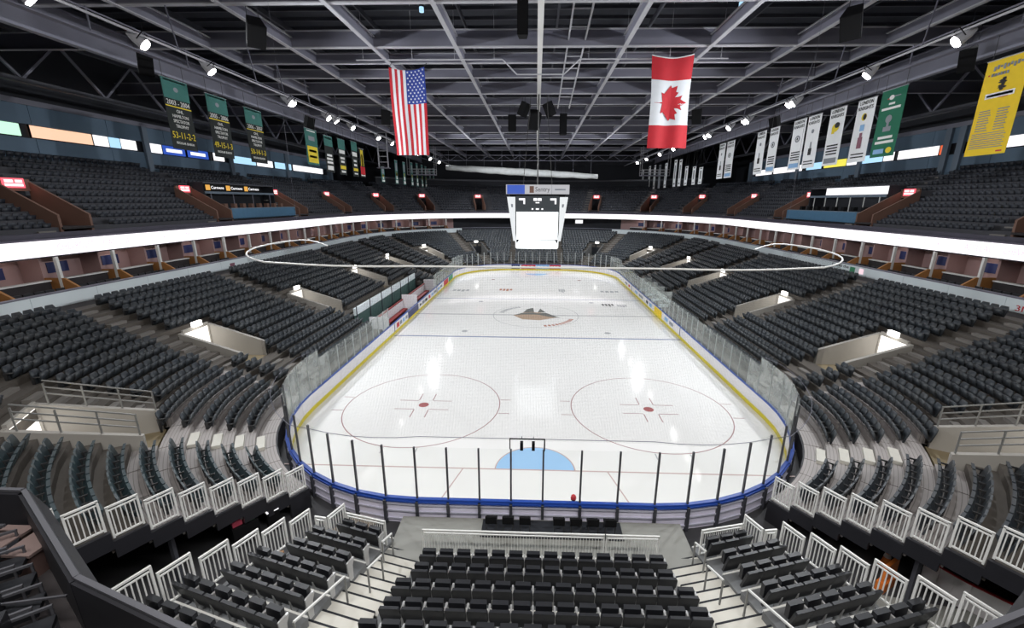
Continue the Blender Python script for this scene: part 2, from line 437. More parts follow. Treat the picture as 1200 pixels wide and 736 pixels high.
HW = 12.93
flat(ice, 'blue_line', 'i_blue', rect(-HW, HW, -7.85, -7.62)); flat(ice, 'blue_line', 'i_blue', rect(-HW, HW, 7.55, 7.78))
flat(ice, 'center_line', 'i_grey', rect(-HW, HW, -0.13, 0.13))
gx = 12.0
for s in (-1, 1):
    flat(ice, 'goal_line', 'i_pink', rect(-gx, gx, s * 27.13 - .04, s * 27.13 + .04))
    # the crease: half disc in front of the goal
    pts = [(1.83 * math.cos(t), s * 27.13 - s * 1.83 * math.sin(t)) for t in np.linspace(0, PI, 25)]
    flat(ice, 'crease', 'i_crease', pts if s < 0 else pts[::-1], z=0.002)
    annulus(ice, 'crease_line', 'i_pink', 0, s * 27.13, 1.83, 0.06, 0 if s < 0 else 180, 180 if s < 0 else 360, 32)
    # restricted lines behind the goal
    for q in (-1, 1):
        flat(ice, 'trapezoid_line', 'i_pink', [(q * 3.3 - .03, s * 27.13), (q * 3.3 + .03, s * 27.13), (q * 4.2 + .03, s * 30.45), (q * 4.2 - .03, s * 30.45)][::(1 if s > 0 else -1)])
    for q in (-1, 1):
        x, y = q * 6.71, s * 21.03
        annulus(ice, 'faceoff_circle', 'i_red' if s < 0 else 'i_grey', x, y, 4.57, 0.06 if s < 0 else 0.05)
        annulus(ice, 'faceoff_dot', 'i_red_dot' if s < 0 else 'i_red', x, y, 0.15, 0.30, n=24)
        if s < 0:
            for u in (-1, 1):
                for v in (-1, 1):
                    flat(ice, 'hash_mark', 'i_red', rect(min(x + u * .45, x + u * 1.6), max(x + u * .45, x + u * 1.6), y + v * .55 - .03, y + v * .55 + .03))
                    flat(ice, 'hash_mark', 'i_red', rect(x + u * .42 - .03, x + u * .42 + .03, min(y + v * .6, y + v * 1.5), max(y + v * .6, y + v * 1.5)))
                    flat(ice, 'hash_mark', 'i_red', rect(min(x + u * 4.57, x + u * 5.2), max(x + u * 4.57, x + u * 5.2), y + v * .85 - .03, y + v * .85 + .03))
                    if u > 0: flat(ice, 'hash_mark', 'i_grey', rect(x + v * .85 - .03, x + v * .85 + .03, y - 4.57 - .5, y - 4.57))
for x, y in ((-6.71, -6.1), (6.71, -6.1), (-6.71, 6.1), (6.71, 6.1)):
    annulus(ice, 'faceoff_dot', 'i_grey', x, y, 0.15, 0.30, n=24)
annulus(ice, 'center_circle', 'i_grey', 0, 0, 4.57, 0.06)
# centre crest: a pointed visor shape in tan with a dark brow, and two arcs of lettering
flat(ice, 'center_crest', 'i_tan', [(-2.4, -0.19), (-1.4, -1.71), (.4, -1.99), (2.4, -0.76), (1.0, 0.95), (-.4, 1.33), (-1.5, 0.95)], z=0.004)
flat(ice, 'center_crest', 'i_dark', [(-2.5, -0.19), (-1.5, 0.85), (-.3, 1.14), (.2, 0.76), (1.1, 1.04), (2.6, -1.04), (1.2, -0.47), (.3, 0.19), (-.6, 0.28), (-1.5, 0.19)], z=0.005)
flat(ice, 'center_crest', 'i_dark', [(-1.4, 1.04), (-.2, 1.33), (-.3, 3.23), (-1.0, 2.56)], z=0.005)
flat(ice, 'center_crest', 'i_dark', [(.2, 1.14), (1.1, 1.23), (.5, 2.85)], z=0.005)
for k in range(10):
    t = math.radians(118 + 5 * k); annulus(ice, 'crest_lettering', 'i_grey', 0, 0, 3.9, .55, math.degrees(t), math.degrees(t) + 3.6, 3, z=.004)
    t = 282 + 6.2 * k; annulus(ice, 'crest_lettering', 'i_brown', 0, -.2, 3.9, .5, t, t + 4.2, 3, z=.004)
# smaller faded adverts on the ice
for x, y, wx, wy, m in ((-4.1, 13.2, 1.9, 1.5, 'i_brown'), (3.6, 13.0, .9, 2.4, 'i_grey'), (-10.2, 12.5, 2.4, 1.3, 'i_grey'), (10.1, 12.7, 2.6, 1.2, 'i_grey'), (8.6, 5.0, 1.5, 1.3, 'i_dark'), (10.2, 4.7, 1.2, 1.2, 'i_grey')):
    for k in range(4):
        flat(ice, 'ice_advert', m, rect(x - wx / 2 + k * wx / 4, x - wx / 2 + (k + .72) * wx / 4, y - wy / 2 * (.5 + .5 * ((k * 7) % 3) / 2), y + wy / 2))

# enclosure
ZR = 25.2
b = MB(); b.box(-48, -47.6, -66, 64, 0, ZR); tag(obj('wall_left', b.mesh('wall_left', M['wall_dark'])), 'dark outer wall behind the left upper deck', 'wall', kind='structure')
b = MB(); b.box(47.6, 48, -66, 64, 0, ZR); tag(obj('wall_right', b.mesh('wall_right', M['wall_dark'])), 'dark outer wall behind the right upper deck', 'wall', kind='structure')
b = MB(); b.box(-48, 48, 63.6, 64, 0, ZR); tag(obj('wall_far', b.mesh('wall_far', M['wall_dark'])), 'dark outer wall behind the far upper deck', 'wall', kind='structure')
b = MB(); b.box(-48, 48, -66, -65.6, 0, ZR); tag(obj('wall_near', b.mesh('wall_near', M['wall_dark'])), 'dark outer wall behind the near end stand', 'wall', kind='structure')
roof = thing('ceiling', 'dark roof deck with steel joists above the grey girders', 'ceiling', kind='structure')
b = MB(); b.box(-48, 48, -66, 64, ZR, ZR + .3); part(b, 'roof_deck', M['deck'], roof)
jm = MB().box(-47.5, 47.5, -.05, .05, 24.4, 24.62).box(-47.5, 47.5, -.03, .03, 25.0, 25.2).mesh('joist', M['steel_dark'])
for k in range(58): obj('joist', jm, roof, (0, -34 + 1.65 * k, 0))
pm = MB().box(-.06, .06, -60, 62, 24.0, 24.35).mesh('purlin', M['steel_dark'])
for k in range(13): obj('purlin', pm, roof, (-40 + 6.67 * k + 1.2, 0, 0))

# ------------------------------------------------------------------ roof steel
ZT = 21.6


def ibeam(p, name, a, b_, wf, dep, m1, m2, zb=ZT):
    """grey I-beam: bottom flange, web, top flange, between a and b at bottom level zb"""
    ax, ay = a; bx, by = b_
    web = MB(); fl = MB()
    web.bar((ax, ay, zb + dep / 2), (bx, by, zb + dep / 2), 0.05, dep - .06)
    fl.bar((ax, ay, zb + .03), (bx, by, zb + .03), wf, .06); fl.bar((ax, ay, zb + dep - .03), (bx, by, zb + dep - .03), wf, .06)
    part(web, 'web', m1, p); part(fl, 'flange', m2, p)


XB = [-22.2, -16.65, -11.1, -5.55, 0, 5.55, 11.1, 16.65, 22.2]
pos_word = ['leftmost', 'second from left', 'third from left', 'fourth from left', 'middle', 'fourth from right', 'third from right', 'second from right', 'rightmost']
for i, x in enumerate(XB):
    t = thing('roof_beam', 'long grey steel roof beam running down the arena, %s of nine' % pos_word[i], 'beam', (x, 0, 0), group=None)
    ibeam(t, 'roof_beam', (0, -40), (0, 60), .26 if i != 4 else .34, .75, M['steel'], M['steel_pale'] if i != 4 else M['white'])  # pale flanges paint in light from below; whiter middle one, scoreboard light
YG = [-25.5, -18.95, -12.4, -9.1, -5.3, .2, 4.7, 10.7, 17.2, 23.5, 29.5, 36.5, 46]
for i, y in enumerate(YG):
    big = i in (0, 1, 2, 5, 7, 9)
    t = thing('roof_girder', 'grey steel girder crossing the roof, %s from the camera' % ORD[i], 'beam', (0, y, 0))
    ibeam(t, 'roof_girder', (-43 if big else -22.2, 0), (43 if big else 22.2, 0), .30 if big else .2, 1.05 if big else .7, M['steel'], M['steel_pale'], ZT + (.06 if big else .04))  # paler flanges: light bounced up from the ice put into the colour
for sx in (-1, 1):
    t0 = t = thing('edge_girder', 'deep grey edge girder with two ledges above the %s banners' % SIDE[sx], 'beam', (sx * 27.6, 0, 0))
    ibeam(t, 'edge', (0, -40), (0, 62), .4, 1.7, M['steel'], M['steel'], 20.6)
    bb = MB().bar((-sx * 3.6, -40, 20.4), (-sx * 3.6, 62, 20.4), .4, .08); part(bb, 'cable_tray', M['steel'], t)
    t = thing('outer_girder', 'dark deep truss girder above the %s upper wall' % SIDE[sx], 'beam', (sx * 36.5, 0, 0))
    part(MB().bar((0, -40, 19.9), (0, 62, 19.9), .5, .3), 'chord', M['steel_dark'], t); part(MB().bar((0, -40, 23.2), (0, 62, 23.2), .4, .3), 'chord', M['steel_dark'], t)
    bu = MB().bar((0, 0, 20), (0, 3, 23.1), .16).mesh('brace', M['steel']); bd = MB().bar((0, 3, 23.1), (0, 6, 20), .16).mesh('brace', M['steel'])
    for k in range(16):
        obj('brace', bu, t, (0, -36 + 6 * k, 0)); obj('brace', bd, t, (0, -36 + 6 * k, 0))
    hm = MB().bar((-sx * 3.6, 0, 20.4), (-sx * 3.6, 0, ZT + .1), .06).mesh('hanger', M['steel'])
    for y in (-25.5, -18.95, -12.4, .2, 10.7, 23.5): obj('hanger', hm, t0, (0, y, 0))
    # catwalk pipe that carries the lamps
    t = thing('lamp_pipe', 'twin pipe under the roof carrying the %s row of lamps' % SIDE[sx], 'pipe', (sx * 19.4, 0, 0))
    bb = MB().tube((0, -32, 19.55), (0, 56, 19.55), .06); part(bb, 'pipe', M['steel_pale'], t)
    bb = MB().tube((sx * .5, -32, 19.9), (sx * .5, 56, 19.9), .04); part(bb, 'pipe', M['steel'], t)
    hm = MB().bar((0, 0, 19.55), (sx * .3, 0, ZT + .1), .05).mesh('hanger', M['steel'])
    for y in YG: obj('hanger', hm, t, (0, y + .02, 0))
# thin pipes that cross the roof near the flags, with a dropped middle
t = thing('flag_pipe', 'thin pale pipe crossing the roof that holds both flags', 'pipe')
bb = MB().path([(-13, -10.7, 21.45), (-2.6, -10.7, 21.45), (-1.6, -10.7, 20.5), (1.7, -10.7, 20.5), (2.8, -10.7, 21.45), (13, -10.7, 21.45)], .045)
part(bb, 'pipe', M['steel_pale'], t)
hm = MB().bar((0, -10.7, 21.45), (0, -10.7, ZR), .03).mesh('hanger', M['steel_pale'])
for x in (-12.5, -9, -6, -3.2, 3.4, 6, 9, 12.5): obj('hanger', hm, t, (x, 0, 0))
t = thing('hanging_ladder', 'pale ladder frame hanging beside the middle roof beam', 'ladder', (2.4, -8, 0))
for sx in (-.55, .55): part(MB().bar((sx, -9, 22.6), (sx, 9, 20.6), .1), 'stile', M['steel_pale'], t)
rm = MB().bar((-.55, 0, 0), (.55, 0, 0), .07).mesh('rung', M['steel_pale'])
for k in range(9): obj('rung', rm, t, (0, -8 + 2 * k, 22.5 - .222 * k))
# tied-up curtain across the far end of the roof
t = thing('tied_curtain', 'long pale rolled curtain slung below the far roof steel', 'curtain', (0, 41, 0))
rings = []
for k in range(25):
    u = k / 24; x = -17.5 + 29 * u; z = 18.0 - 1.55 * u + .03 * math.sin(u * 40); hh = .42 + .25 * math.sin(u * PI) + .03 * math.sin(k * 2.1)
    rings.append([(x, .5 * math.cos(a), z + hh * math.sin(a)) for a in np.linspace(0, 2 * PI, 9)[:-1]])
part(MB().sweep(rings), 'roll', M['duct'], t, True)
bb = MB()
for k in range(9): bb.bar((-17 + 3.4 * k, 0, 18.0 - .17 * k), (-17 + 3.4 * k, .3, 22), .035)
part(bb, 'line', M['steel'], t, kind='stuff')
bb = MB()
for k in range(14):
    bb.bar((-20 + 3.0 * k, 1.5, 19.4), (-18.5 + 3.0 * k, 1.5, 20.4), .05).bar((-18.5 + 3 * k, 1.5, 20.4), (-17 + 3.0 * k, 1.5, 19.4), .05)
bb.bar((-20, 1.5, 19.4), (22, 1.5, 19.4), .08).bar((-20, 1.5, 20.4), (22, 1.5, 20.4), .08)
t2 = thing('lighting_truss', 'grey lattice truss above the pale rolled curtain', 'truss', (0, 41, 0)); part(bb, 'lattice', M['steel'], t2)

# ------------------------------------------------------------------ rink boards and glass
def loop_points(r_extra, step):
    """points round the rink at about STEP metres, starting at the middle of the near end, going to +x; with outward normals"""
    segs = [('e-', .28, CX), ('n', 90, 0, 1), ('s', -CY, CY, 1), ('f', 0, 90, 1), ('e+', CX, -CX), ('f', 90, 0, -1), ('s', CY, -CY, -1), ('n', 0, 90, -1), ('e-', -CX, .28)]
    out = []
    for sg in segs:
        if sg[0][0] == 'e':
            n = max(1, round(abs(sg[2] - sg[1]) / step)); s = 1 if sg[0][1] == '+' else -1
            for k in range(n):
                x = sg[1] + (sg[2] - sg[1]) * k / n; out.append((Vector((x, s * (CY + RR + r_extra), 0)), Vector((0, s, 0))))
        else:
            ln = abs(sg[2] - sg[1]) * (RR * PI / 180 if sg[0] in 'nf' else 1); n = max(1, round(ln / step))
            for k in range(n): out.append(ring(sg[3], sg[0], sg[1] + (sg[2] - sg[1]) * k / n, RR + r_extra))
    return out


boards = thing('rink_boards', 'white rink boards with yellow kick strip, blue cap and tall glass round the ice', 'boards')
G = loop_points(0, 1.22); NG = len(G)


def quadbar(mb, a, na, b_, nb, z0, z1, t0, t1):
    p = [a + na * t0, b_ + nb * t0, b_ + nb * t1, a + na * t1]
    mb.hexa([(q.x, q.y, z0) for q in p] + [(q.x, q.y, z1) for q in p])


kick = MB(); cap = MB(); shelf = MB()
bench = lambda p: p.x < -12 and -8.6 < p.y < 9.5
for i in range(NG):
    (a, na), (c, nc) = G[i], G[(i + 1) % NG]
    quadbar(kick, a, na, c, nc, 0.0, 0.25, -.012, .05)
    if i % 2 == 0:
        mb = MB(); (c2, nc2) = G[(i + 2) % NG]
        g = .006
        quadbar(mb, a + (c - a) * g, na, c, nc, .2, 1.0, 0, .09); quadbar(mb, c, nc, c2 - (c2 - c) * g, nc2, .2, 1.0, 0, .09)
        part(mb, 'board_panel', M['board'], boards)
    quadbar(cap, a, na, c, nc, 1.0, 1.08, -.01, .13 if min(a.y, c.y) < -23 else .075)
part(kick, 'kick_strip', M['yellow'], boards); part(cap, 'cap_rail', M['bluecap'], boards)
# back of the boards: posts and rails seen from the near end
bk = MB()
for i in range(NG):
    (a, na), (c, nc) = G[i], G[(i + 1) % NG]
    for z in (.15, .5, .8): quadbar(bk, a, na, c, nc, z, z + .06, .121, .17)
part(bk, 'back_rail', M['outer'], boards)
bb = MB()
for i in range(NG):
    (a, na), (c, nc) = G[i], G[(i + 1) % NG]
    if a.y < -22 and c.y < -22: quadbar(bb, a, na, c, nc, .94, 1.0, .10, .19)
part(bb, 'blue_band', M['bluecap'], boards)
sk = MB()
for i in range(NG):
    (a, na), (c, nc) = G[i], G[(i + 1) % NG]; quadbar(sk, a, na, c, nc, 0, 1.0, .091, .12)
part(sk, 'back_sheet', mat('back_sheet', (.78, .75, .90), .5, var=.15, scale=1.5), boards)
pm = MB().box(-.05, .05, .1, .24, 0, 1.0).mesh('back_post', M['steel_dark'])
for i in range(NG):
    a, na = G[i]; obj('back_post', pm, boards, a, (0, 0, math.atan2(na.y, na.x) - PI / 2))
GH = lambda p: 3.25 if abs(p.y) > 20.5 else 2.75
M['post_lit'] = mat('pale_glass_post', (.42, .44, .44), .4)  # side and far posts: same metal in a colour painted as lit
stm = {(h, q): MB().box(*((-.032, .032) if q else (-.014, .014)), .02, .09, 1.08, h).mesh('stanchion', M['post' if q else 'post_lit']) for h in (3.25, 2.75) for q in (0, 1)}
far_post = MB().box(-.035, .035, -.01, .09, 1.08, 3.25).mesh('stanchion', M['post_lit'])
for i in range(NG):
    (a, na), (c, nc) = G[i], G[(i + 1) % NG]; mid = (a + c) / 2
    if bench(a) and bench(c): continue
    h = GH(mid); near = a.y < -24
    m = 'glass_clear' if (mid.y < -27.5 or mid.y > 26) else ('glass_hazy' if (abs(mid.x) > 8.5 and (-26 < mid.y < -19)) else 'glass')
    mb = MB(); d = c - a
    quadbar(mb, a + d * .02, na, c - d * .02, nc, 1.08, h, .045, .060); part(mb, 'glass_pane', M[m], boards)
    obj('stanchion', far_post if a.y > 26 else stm[(3.25 if a.y < -20.5 or a.y > 20.5 else 2.75, int(a.y < -25))], boards, a, (0, 0, math.atan2(na.y, na.x) - PI / 2))
# gates: thin upright joints on the white boards by the blue lines
for x, y in ((-1, -7.3), (1, -7.3), (-1, 9.7), (1, 12.5), (1, 4.2), (-1, -3)):
    part(MB().box(x * 12.92, x * 12.96, y - .04, y + .04, .2, 1.0), 'gate_joint', M['navy'], boards)


def ad(sx, y0, y1, m, words=None, wm='print_black', inner=True):
    """a printed board on a long side (flat on the panel)"""
    x = sx * 12.935
    p = part(MB().box(min(x, x + sx * .008), max(x, x + sx * .008), y0, y1, .26, .97), 'advert', M[m], boards)
    rz = PI / 2 if sx < 0 else -PI / 2
    if words:
        lettering(words, .42, M[wm], p, (x - sx * .003, (y0 + y1) / 2, .62), (y1 - y0) * .75, (0, 0, rz))
    return p


def ad_bars(sx, y0, y1, m, bars, bg='board'):
    p = ad(sx, y0, y1, bg); x = sx * 12.93; n = len(bars)
    for k, (mm, fr, h) in enumerate(bars):
        a = y0 + (y1 - y0) * (k + .5 - fr / 2) / n; c = y0 + (y1 - y0) * (k + .5 + fr / 2) / n
        part(MB().box(min(x, x - sx * .006), max(x, x - sx * .006), a, c, .62 - h / 2, .62 + h / 2), 'advert_print', M[mm], p)


ad_bars(-1, -6.8, -3.2, None, [('print_red', .8, .45), ('print_grey', .7, .35), ('print_blue', .7, .35), ('print_grey', .7, .3)])
ad(-1, -2.9, .8, 'navy'); ad_bars(-1, 1.0, 4.8, None, [('print_black', .5, .25), ('print_grey', .8, .35), ('print_black', .8, .3)])
ad_bars(-1, 5.0, 9.4, None, [('print_red', .6, .4), ('print_blue', .8, .3), ('print_grey', .8, .3)]); ad_bars(-1, 10, 13, None, [('print_blue', .8, .3), ('print_grey', .8, .3)])
ad(-1, 14, 17, 'print_red'); ad(-1, 17.3, 20.5, 'green_ad')
ad_bars(1, -5.6, -2.4, None, [('print_grey', .7, .3), ('print_blue', .7, .35)]); ad(1, -1.6, 1.2, 'cloth_yellow'); ad_bars(1, 2, 5, None, [('print_blue', .7, .4), ('print_black', .6, .3)])
ad_bars(1, 6, 11, None, [('print_grey', .8, .25), ('print_blue', .6, .3)]); ad_bars(1, 13, 17, None, [('print_red', .5, .3), ('print_grey', .8, .25)])
# far end adverts
for x0, x1, m in ((-8.0, -6.2, 'board'), (-4.35, -2.9, 'navy'), (-2.6, -.1, 'print_red'), (0, 2.3, 'print_blue'), (2.4, 4.35, 'print_red')):
    y = CY + RR - .02
    if abs(x0) < 4.4:
        p = part(MB().box(x0, x1, y, y + .015, .26, .98), 'advert', M[m], boards)
        for k in range(3): part(MB().box(x0 + .2 + (x1 - x0 - .4) * k / 3, x0 + .2 + (x1 - x0 - .4) * (k + .75) / 3, y - .006, y, .48, .76), 'advert_print', M['print_white'], p)
# frame with two small cameras on the middle glass of the near end
t = thing('goal_camera_frame', 'thin black frame with two small cameras above the near end glass', 'camera', (-.31, -30.52, 3.25))
part(MB().bar((-.62, 0, 0), (-.62, 0, .42), .035).bar((.62, 0, -.05), (.62, 0, .42), .05).bar((-.64, 0, .42), (.64, 0, .42), .035), 'frame', M['black'], t)
for x in (-.2, .22):
    c = part(MB().bar((x, 0, .42), (x, 0, .52), .02).box(x - .055, x + .055, -.06, .1, -.02, .28), 'camera', M['black'], t)
    part(MB().tube((x, .1, .1), (x, .17, .08), .04), 'lens', M['frame'], c)

t = thing('goal_light', 'small red dome light on the near boards behind the glass', 'lamp', (1.44, -30.38, 1.08))
part(MB().tube((0, 0, 0), (0, 0, .05), .10, .10, 12), 'base', M['black'], t)
part(MB().tube((0, 0, .05), (0, 0, .15), .11, .09, 12).tube((0, 0, .15), (0, 0, .2), .09, .04, 12), 'red_dome', M['print_red'], t)

# ------------------------------------------------------------------ lower stands
TR, RISE, RIN, Z1 = .785, .30, 9.12, .90
NROW = 17
surf = lambda r: Z1 + .382 * (r - 9.5)
VOM_S = (-19.3, -7.9, 4.4, 15.6); VOM_F = (26.0, 65.0); VOM_N = 30.0; EDGE = 59.7
VR0, VR1, VW = 13.35, 16.7, 1.15


def vom_cuts(sx, seg, r0, r1, half):
    out = []
    if r1 > VR0 and r0 < VR1:
        for v in {'s': VOM_S, 'f': VOM_F, 'n': (VOM_N,), 'e': ()}[seg]:
            h = half / per(seg, (r0 + r1) / 2); out.append((v - h, v + h))
    return out


SECT = [(-1, 'n', 0, EDGE), (-1, 's', -CY, CY), (-1, 'f', 0, 90), (1, 'e', -CX, CX), (1, 'f', 0, 90), (1, 's', -CY, CY), (1, 'n', 0, EDGE)]
NAMES = {'n': 'near corner', 's': 'side', 'f': 'far corner', 'e': 'far end'}
for sx, seg, v0, v1 in SECT:
    nm = ('%s %s' % (SIDE[sx], NAMES[seg])) if seg != 'e' else 'far end'
    t = thing('lower_stand', 'stepped concrete terraces of the lower stand, %s' % nm, 'stand', kind='structure')
    for i in range(NROW):
        r0 = RIN + TR * i; r1 = r0 + TR; z = Z1 + RISE * i
        lo, hi = v0, v1
        cuts = vom_cuts(sx, seg, r0, r1, VW + .15)
        if seg == 's' and sx < 0 and i < 4: cuts = cuts + [(-8.8, 10.5)]
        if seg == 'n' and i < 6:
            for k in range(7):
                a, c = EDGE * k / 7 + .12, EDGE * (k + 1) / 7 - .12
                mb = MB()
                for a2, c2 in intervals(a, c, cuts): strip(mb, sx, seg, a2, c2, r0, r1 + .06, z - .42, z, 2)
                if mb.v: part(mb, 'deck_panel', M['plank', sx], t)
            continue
        mb = MB()
        for a, c in intervals(lo, hi, cuts): strip(mb, sx, seg, a, c, r0, r1 + .06, z - .42, z)
        if mb.v: part(mb, 'terrace_row', M['tread'], t)
    if seg == 'n':
        mb = MB()
        for i in range(NROW):
            r0 = RIN + TR * i; a, n_ = ring(sx, seg, EDGE, r0); c, _ = ring(sx, seg, EDGE, r0 + TR)
            tt = Vector((n_.y, -n_.x, 0)) * (-sx) * .12
            if tt.y > 0: tt = -tt
            q = [a, c, c + tt, a + tt]; z = Z1 + RISE * i
            mb.hexa([(p.x, p.y, z - .55 if i else -.03) for p in q] + [(p.x, p.y, z - .02) for p in q])
        part(mb, 'end_wall', M['ledge'], t)
        strip_mb = MB(); strip(strip_mb, sx, seg, 0, EDGE, RIN + TR * NROW, RIN + TR * NROW + 2.2, 5.2, 5.7); part(strip_mb, 'back_walk', M['carpet'], t)
    else:
        strip_mb = MB(); strip(strip_mb, sx, seg, v0, v1, RIN + TR * NROW, RIN + TR * NROW + 2.2, 5.2, 5.7); part(strip_mb, 'back_walk', M['carpet'], t)
    mb = MB(); front = [(-8.8, 10.5)] if (seg == 's' and sx < 0) else []
    for a, c in intervals(v0, v1, front): strip(mb, sx, seg, a, c, RIN - .06, RIN + .02, 0, Z1 - .05)
    part(mb, 'front_wall', M['ledge'], t)

# aisle steps -------------------------------------------------------
AISLES = []     # (sx, seg, v, first row, last row)
for sx in (-1, 1):
    for v in VOM_S:
        AISLES += [(sx, 's', v, 3 if (sx < 0 and -8.8 < v < 10.5) else 0, 4), (sx, 's', v - (1.9 if v < 0 else -1.9), 5, 16)]
    for v in VOM_F: AISLES += [(sx, 'f', v, 0, 4), (sx, 'f', v - 9.0, 5, 16)]
    AISLES += [(sx, 'n', 31.5, 0, 4), (sx, 'n', 22.6, 5, 16)]
AISLES = [a for a in AISLES if a[2] >= 0 or a[1] == 's']
AW = .62
stepm = MB().box(-.17, .17, -AW + .12, AW - .12, 0, .15)
stepp = MB().box(-.17, .17, -AW + .06, AW - .06, 0, .15).mesh('step', M['step_alu'])
AWS = AW
stepm = MB().box(-.15, .15, -AW + .15, AW - .15, 0, .15).mesh('step', M['step'])
cnt = {}
for sx, seg, v, i0, i1 in AISLES:
    p, n_ = ring(sx, seg, v, RIN + TR * i0)
    key = (sx, seg); cnt[key] = cnt.get(key, -1) + 1
    where = 'below' if i1 < 6 else 'above'
    t = thing('aisle_steps', 'pale concrete aisle steps %s the %s entrance, %s %s, lower stand' % (where, ORD[cnt[key] // 2], SIDE[sx], NAMES[seg]), 'steps', (p.x, p.y, 0))
    for i in range(i0, i1 + 1):
        q, nn = ring(sx, seg, v, RIN + TR * i + .12)
        if i < i1:
            q, nn = ring(sx, seg, v, RIN + TR * (i + 1) - .2)
            obj('step', stepp if seg == 'n' and i1 < 6 else stepm, t, (q.x - p.x, q.y - p.y, Z1 + RISE * i), (0, 0, math.atan2(nn.y, nn.x)))

# seats -------------------------------------------------------------
# local frame of a stand seat: x along the row, +y towards the ice, z up, origin on the tread


def seat_parts():
    back = [(-.225, .30), (.225, .30), (.245, .76), (.18, .90), (-.18, .90), (-.245, .76)]
    A = MB(); f0 = [(x, -.30 - (z - .4) * .22, z) for x, z in back]; f1 = [(x * .93, y + .055, z - .01) for x, y, z in f0]
    A.sweep([f0, f1])
    B_ = MB(); p0 = [(-.215, -.20, .40), (.215, -.20, .40), (.215, -.06, .78), (-.215, -.06, .78)]; p1 = [(x, y + .085, z) for x, y, z in p0]
    B_.sweep([p0, p1])
    C_ = MB(); C_.prism([(-.34, 0), (-.26, 0), (-.24, .58), (-.02, .60), (-.02, .64), (-.38, .64)], .035, 0, .243)
    return A, B_, C_


SA, SB, SC = seat_parts()
me_back = SA.mesh('backrest', M['seat']); me_pan = SB.mesh('seat_pan', M['seat']); me_std = SC.mesh('standard', M['frame'])
me_back_t = SA.mesh('backrest', M['seat_teal']); me_pan_t = SB.mesh('seat_pan', M['seat_teal'])
PITCH_S = .52
seats = []     # (x, y, z, angle, sx, seg, row, k)


def seat_cuts(sx, seg, i, r, z):
    cuts = vom_cuts(sx, seg, r - .75, r + .1, VW + .42)
    for a in AISLES:
        if a[0] == sx and a[1] == seg and a[3] <= i <= a[4]:
            h = (AW + .28) / per(seg, r); cuts.append((a[2] - h, a[2] + h))
    if seg == 's' and sx < 0 and i < 4: cuts.append((-8.9, 10.7))
    if seg == 's' and sx > 0 and i < 1: cuts.append((0.5, 9.5))
    return cuts


for sx, seg, v0, v1 in SECT:
    for i in range(NROW - 1):
        r = RIN + TR * (i + 1) - .06; z = Z1 + RISE * i
        e0 = .35 / per(seg, r)
        for a, c in intervals(v0 + (e0 if seg != 'n' else 0), v1 - e0, seat_cuts(sx, seg, i, r, z)):
            n = int((c - a) * per(seg, r) / PITCH_S)
            if n < 1: continue
            st = PITCH_S / per(seg, r)
            for k in range(n):
                v = c - st * (k + .5) if seg == 'n' else a + ((c - a) - n * st) / 2 + st * (k + .5)
                p, nn = ring(sx, seg, v, r)
                seats.append((p.x, p.y, z, math.atan2(-nn.y, -nn.x) - PI / 2, sx, seg, i, k, v))


def project(x, y, z):
    d = Vector((x, y, z)) - Vector(CAM); R_ = cam.matrix_world.to_3x3().inverted() @ d
    return 600 + FPX * R_.x / -R_.z + 11.9, 368 - FPX * R_.y / -R_.z + 2.4, -R_.z


cand = []
for j, s in enumerate(seats):
    if s[5] == 'n' and s[8] > 32:
        u, v, dd = project(s[0], s[1], s[2] + .6)
        if -4 < u < 1204 and 0 < v < 730: cand.append((dd, j))
cand.sort(); chosen = {j for _, j in cand[:300]}
for j in sorted(chosen):
    x, y, z, a, sx, seg, i, k, v = seats[j]
    teal = sx < 0 and i < 9
    t = thing('stadium_chair', 'folded stand seat, %s row from the ice, %s from the railing, %s corner block' % (ORD[i], ORD[k], SIDE[sx]), 'seat', (x, y, z), a,
              'stand seats in the near corner blocks')
    obj('backrest', me_back_t if teal else me_back, t); obj('seat_pan', me_pan_t if teal else me_pan, t); obj('standard', me_std, t)


def many(name, rows, mbs, mats):
    """one mesh holding a copy of the given shapes at every (x, y, z, angle)"""
    V = []; F = []; MI = []; off = 0
    P = np.array([[r[0], r[1], r[2], r[3]] for r in rows]); c, s = np.cos(P[:, 3]), np.sin(P[:, 3]); N = len(P)
    loops = []; starts = []; tot = []; mi = []; nl = 0
    for q, mb in enumerate(mbs):
        v = np.array(mb.v); n = len(v)
        X = c[:, None] * v[None, :, 0] - s[:, None] * v[None, :, 1] + P[:, 0:1]; Y = s[:, None] * v[None, :, 0] + c[:, None] * v[None, :, 1] + P[:, 1:2]
        Z = np.broadcast_to(v[None, :, 2], X.shape) + P[:, 2:3]
        V.append(np.stack([X, Y, Z], -1).reshape(-1, 3))
        fl = np.concatenate([np.array(f) for f in mb.f]); fn = np.array([len(f) for f in mb.f])
        loops.append((fl[None, :] + (np.arange(N) * n)[:, None] + off).ravel()); tot.append(np.tile(fn, N)); mi.append(np.full(len(fn) * N, q)); off += n * N
    V = np.concatenate(V); loops = np.concatenate(loops); tot = np.concatenate(tot); mi = np.concatenate(mi)
    me = bpy.data.meshes.new(name); me.vertices.add(len(V)); me.vertices.foreach_set('co', V.ravel()); me.loops.add(len(loops)); me.loops.foreach_set('vertex_index', loops.astype(np.int32))
    me.polygons.add(len(tot)); me.polygons.foreach_set('loop_start', np.concatenate([[0], np.cumsum(tot)[:-1]]).astype(np.int32))
    me.polygons.foreach_set('loop_total', tot.astype(np.int32))
    for m in mats: me.materials.append(m)
    me.polygons.foreach_set('material_index', mi.astype(np.int32)); me.update(calc_edges=True)
    return obj(name, me)


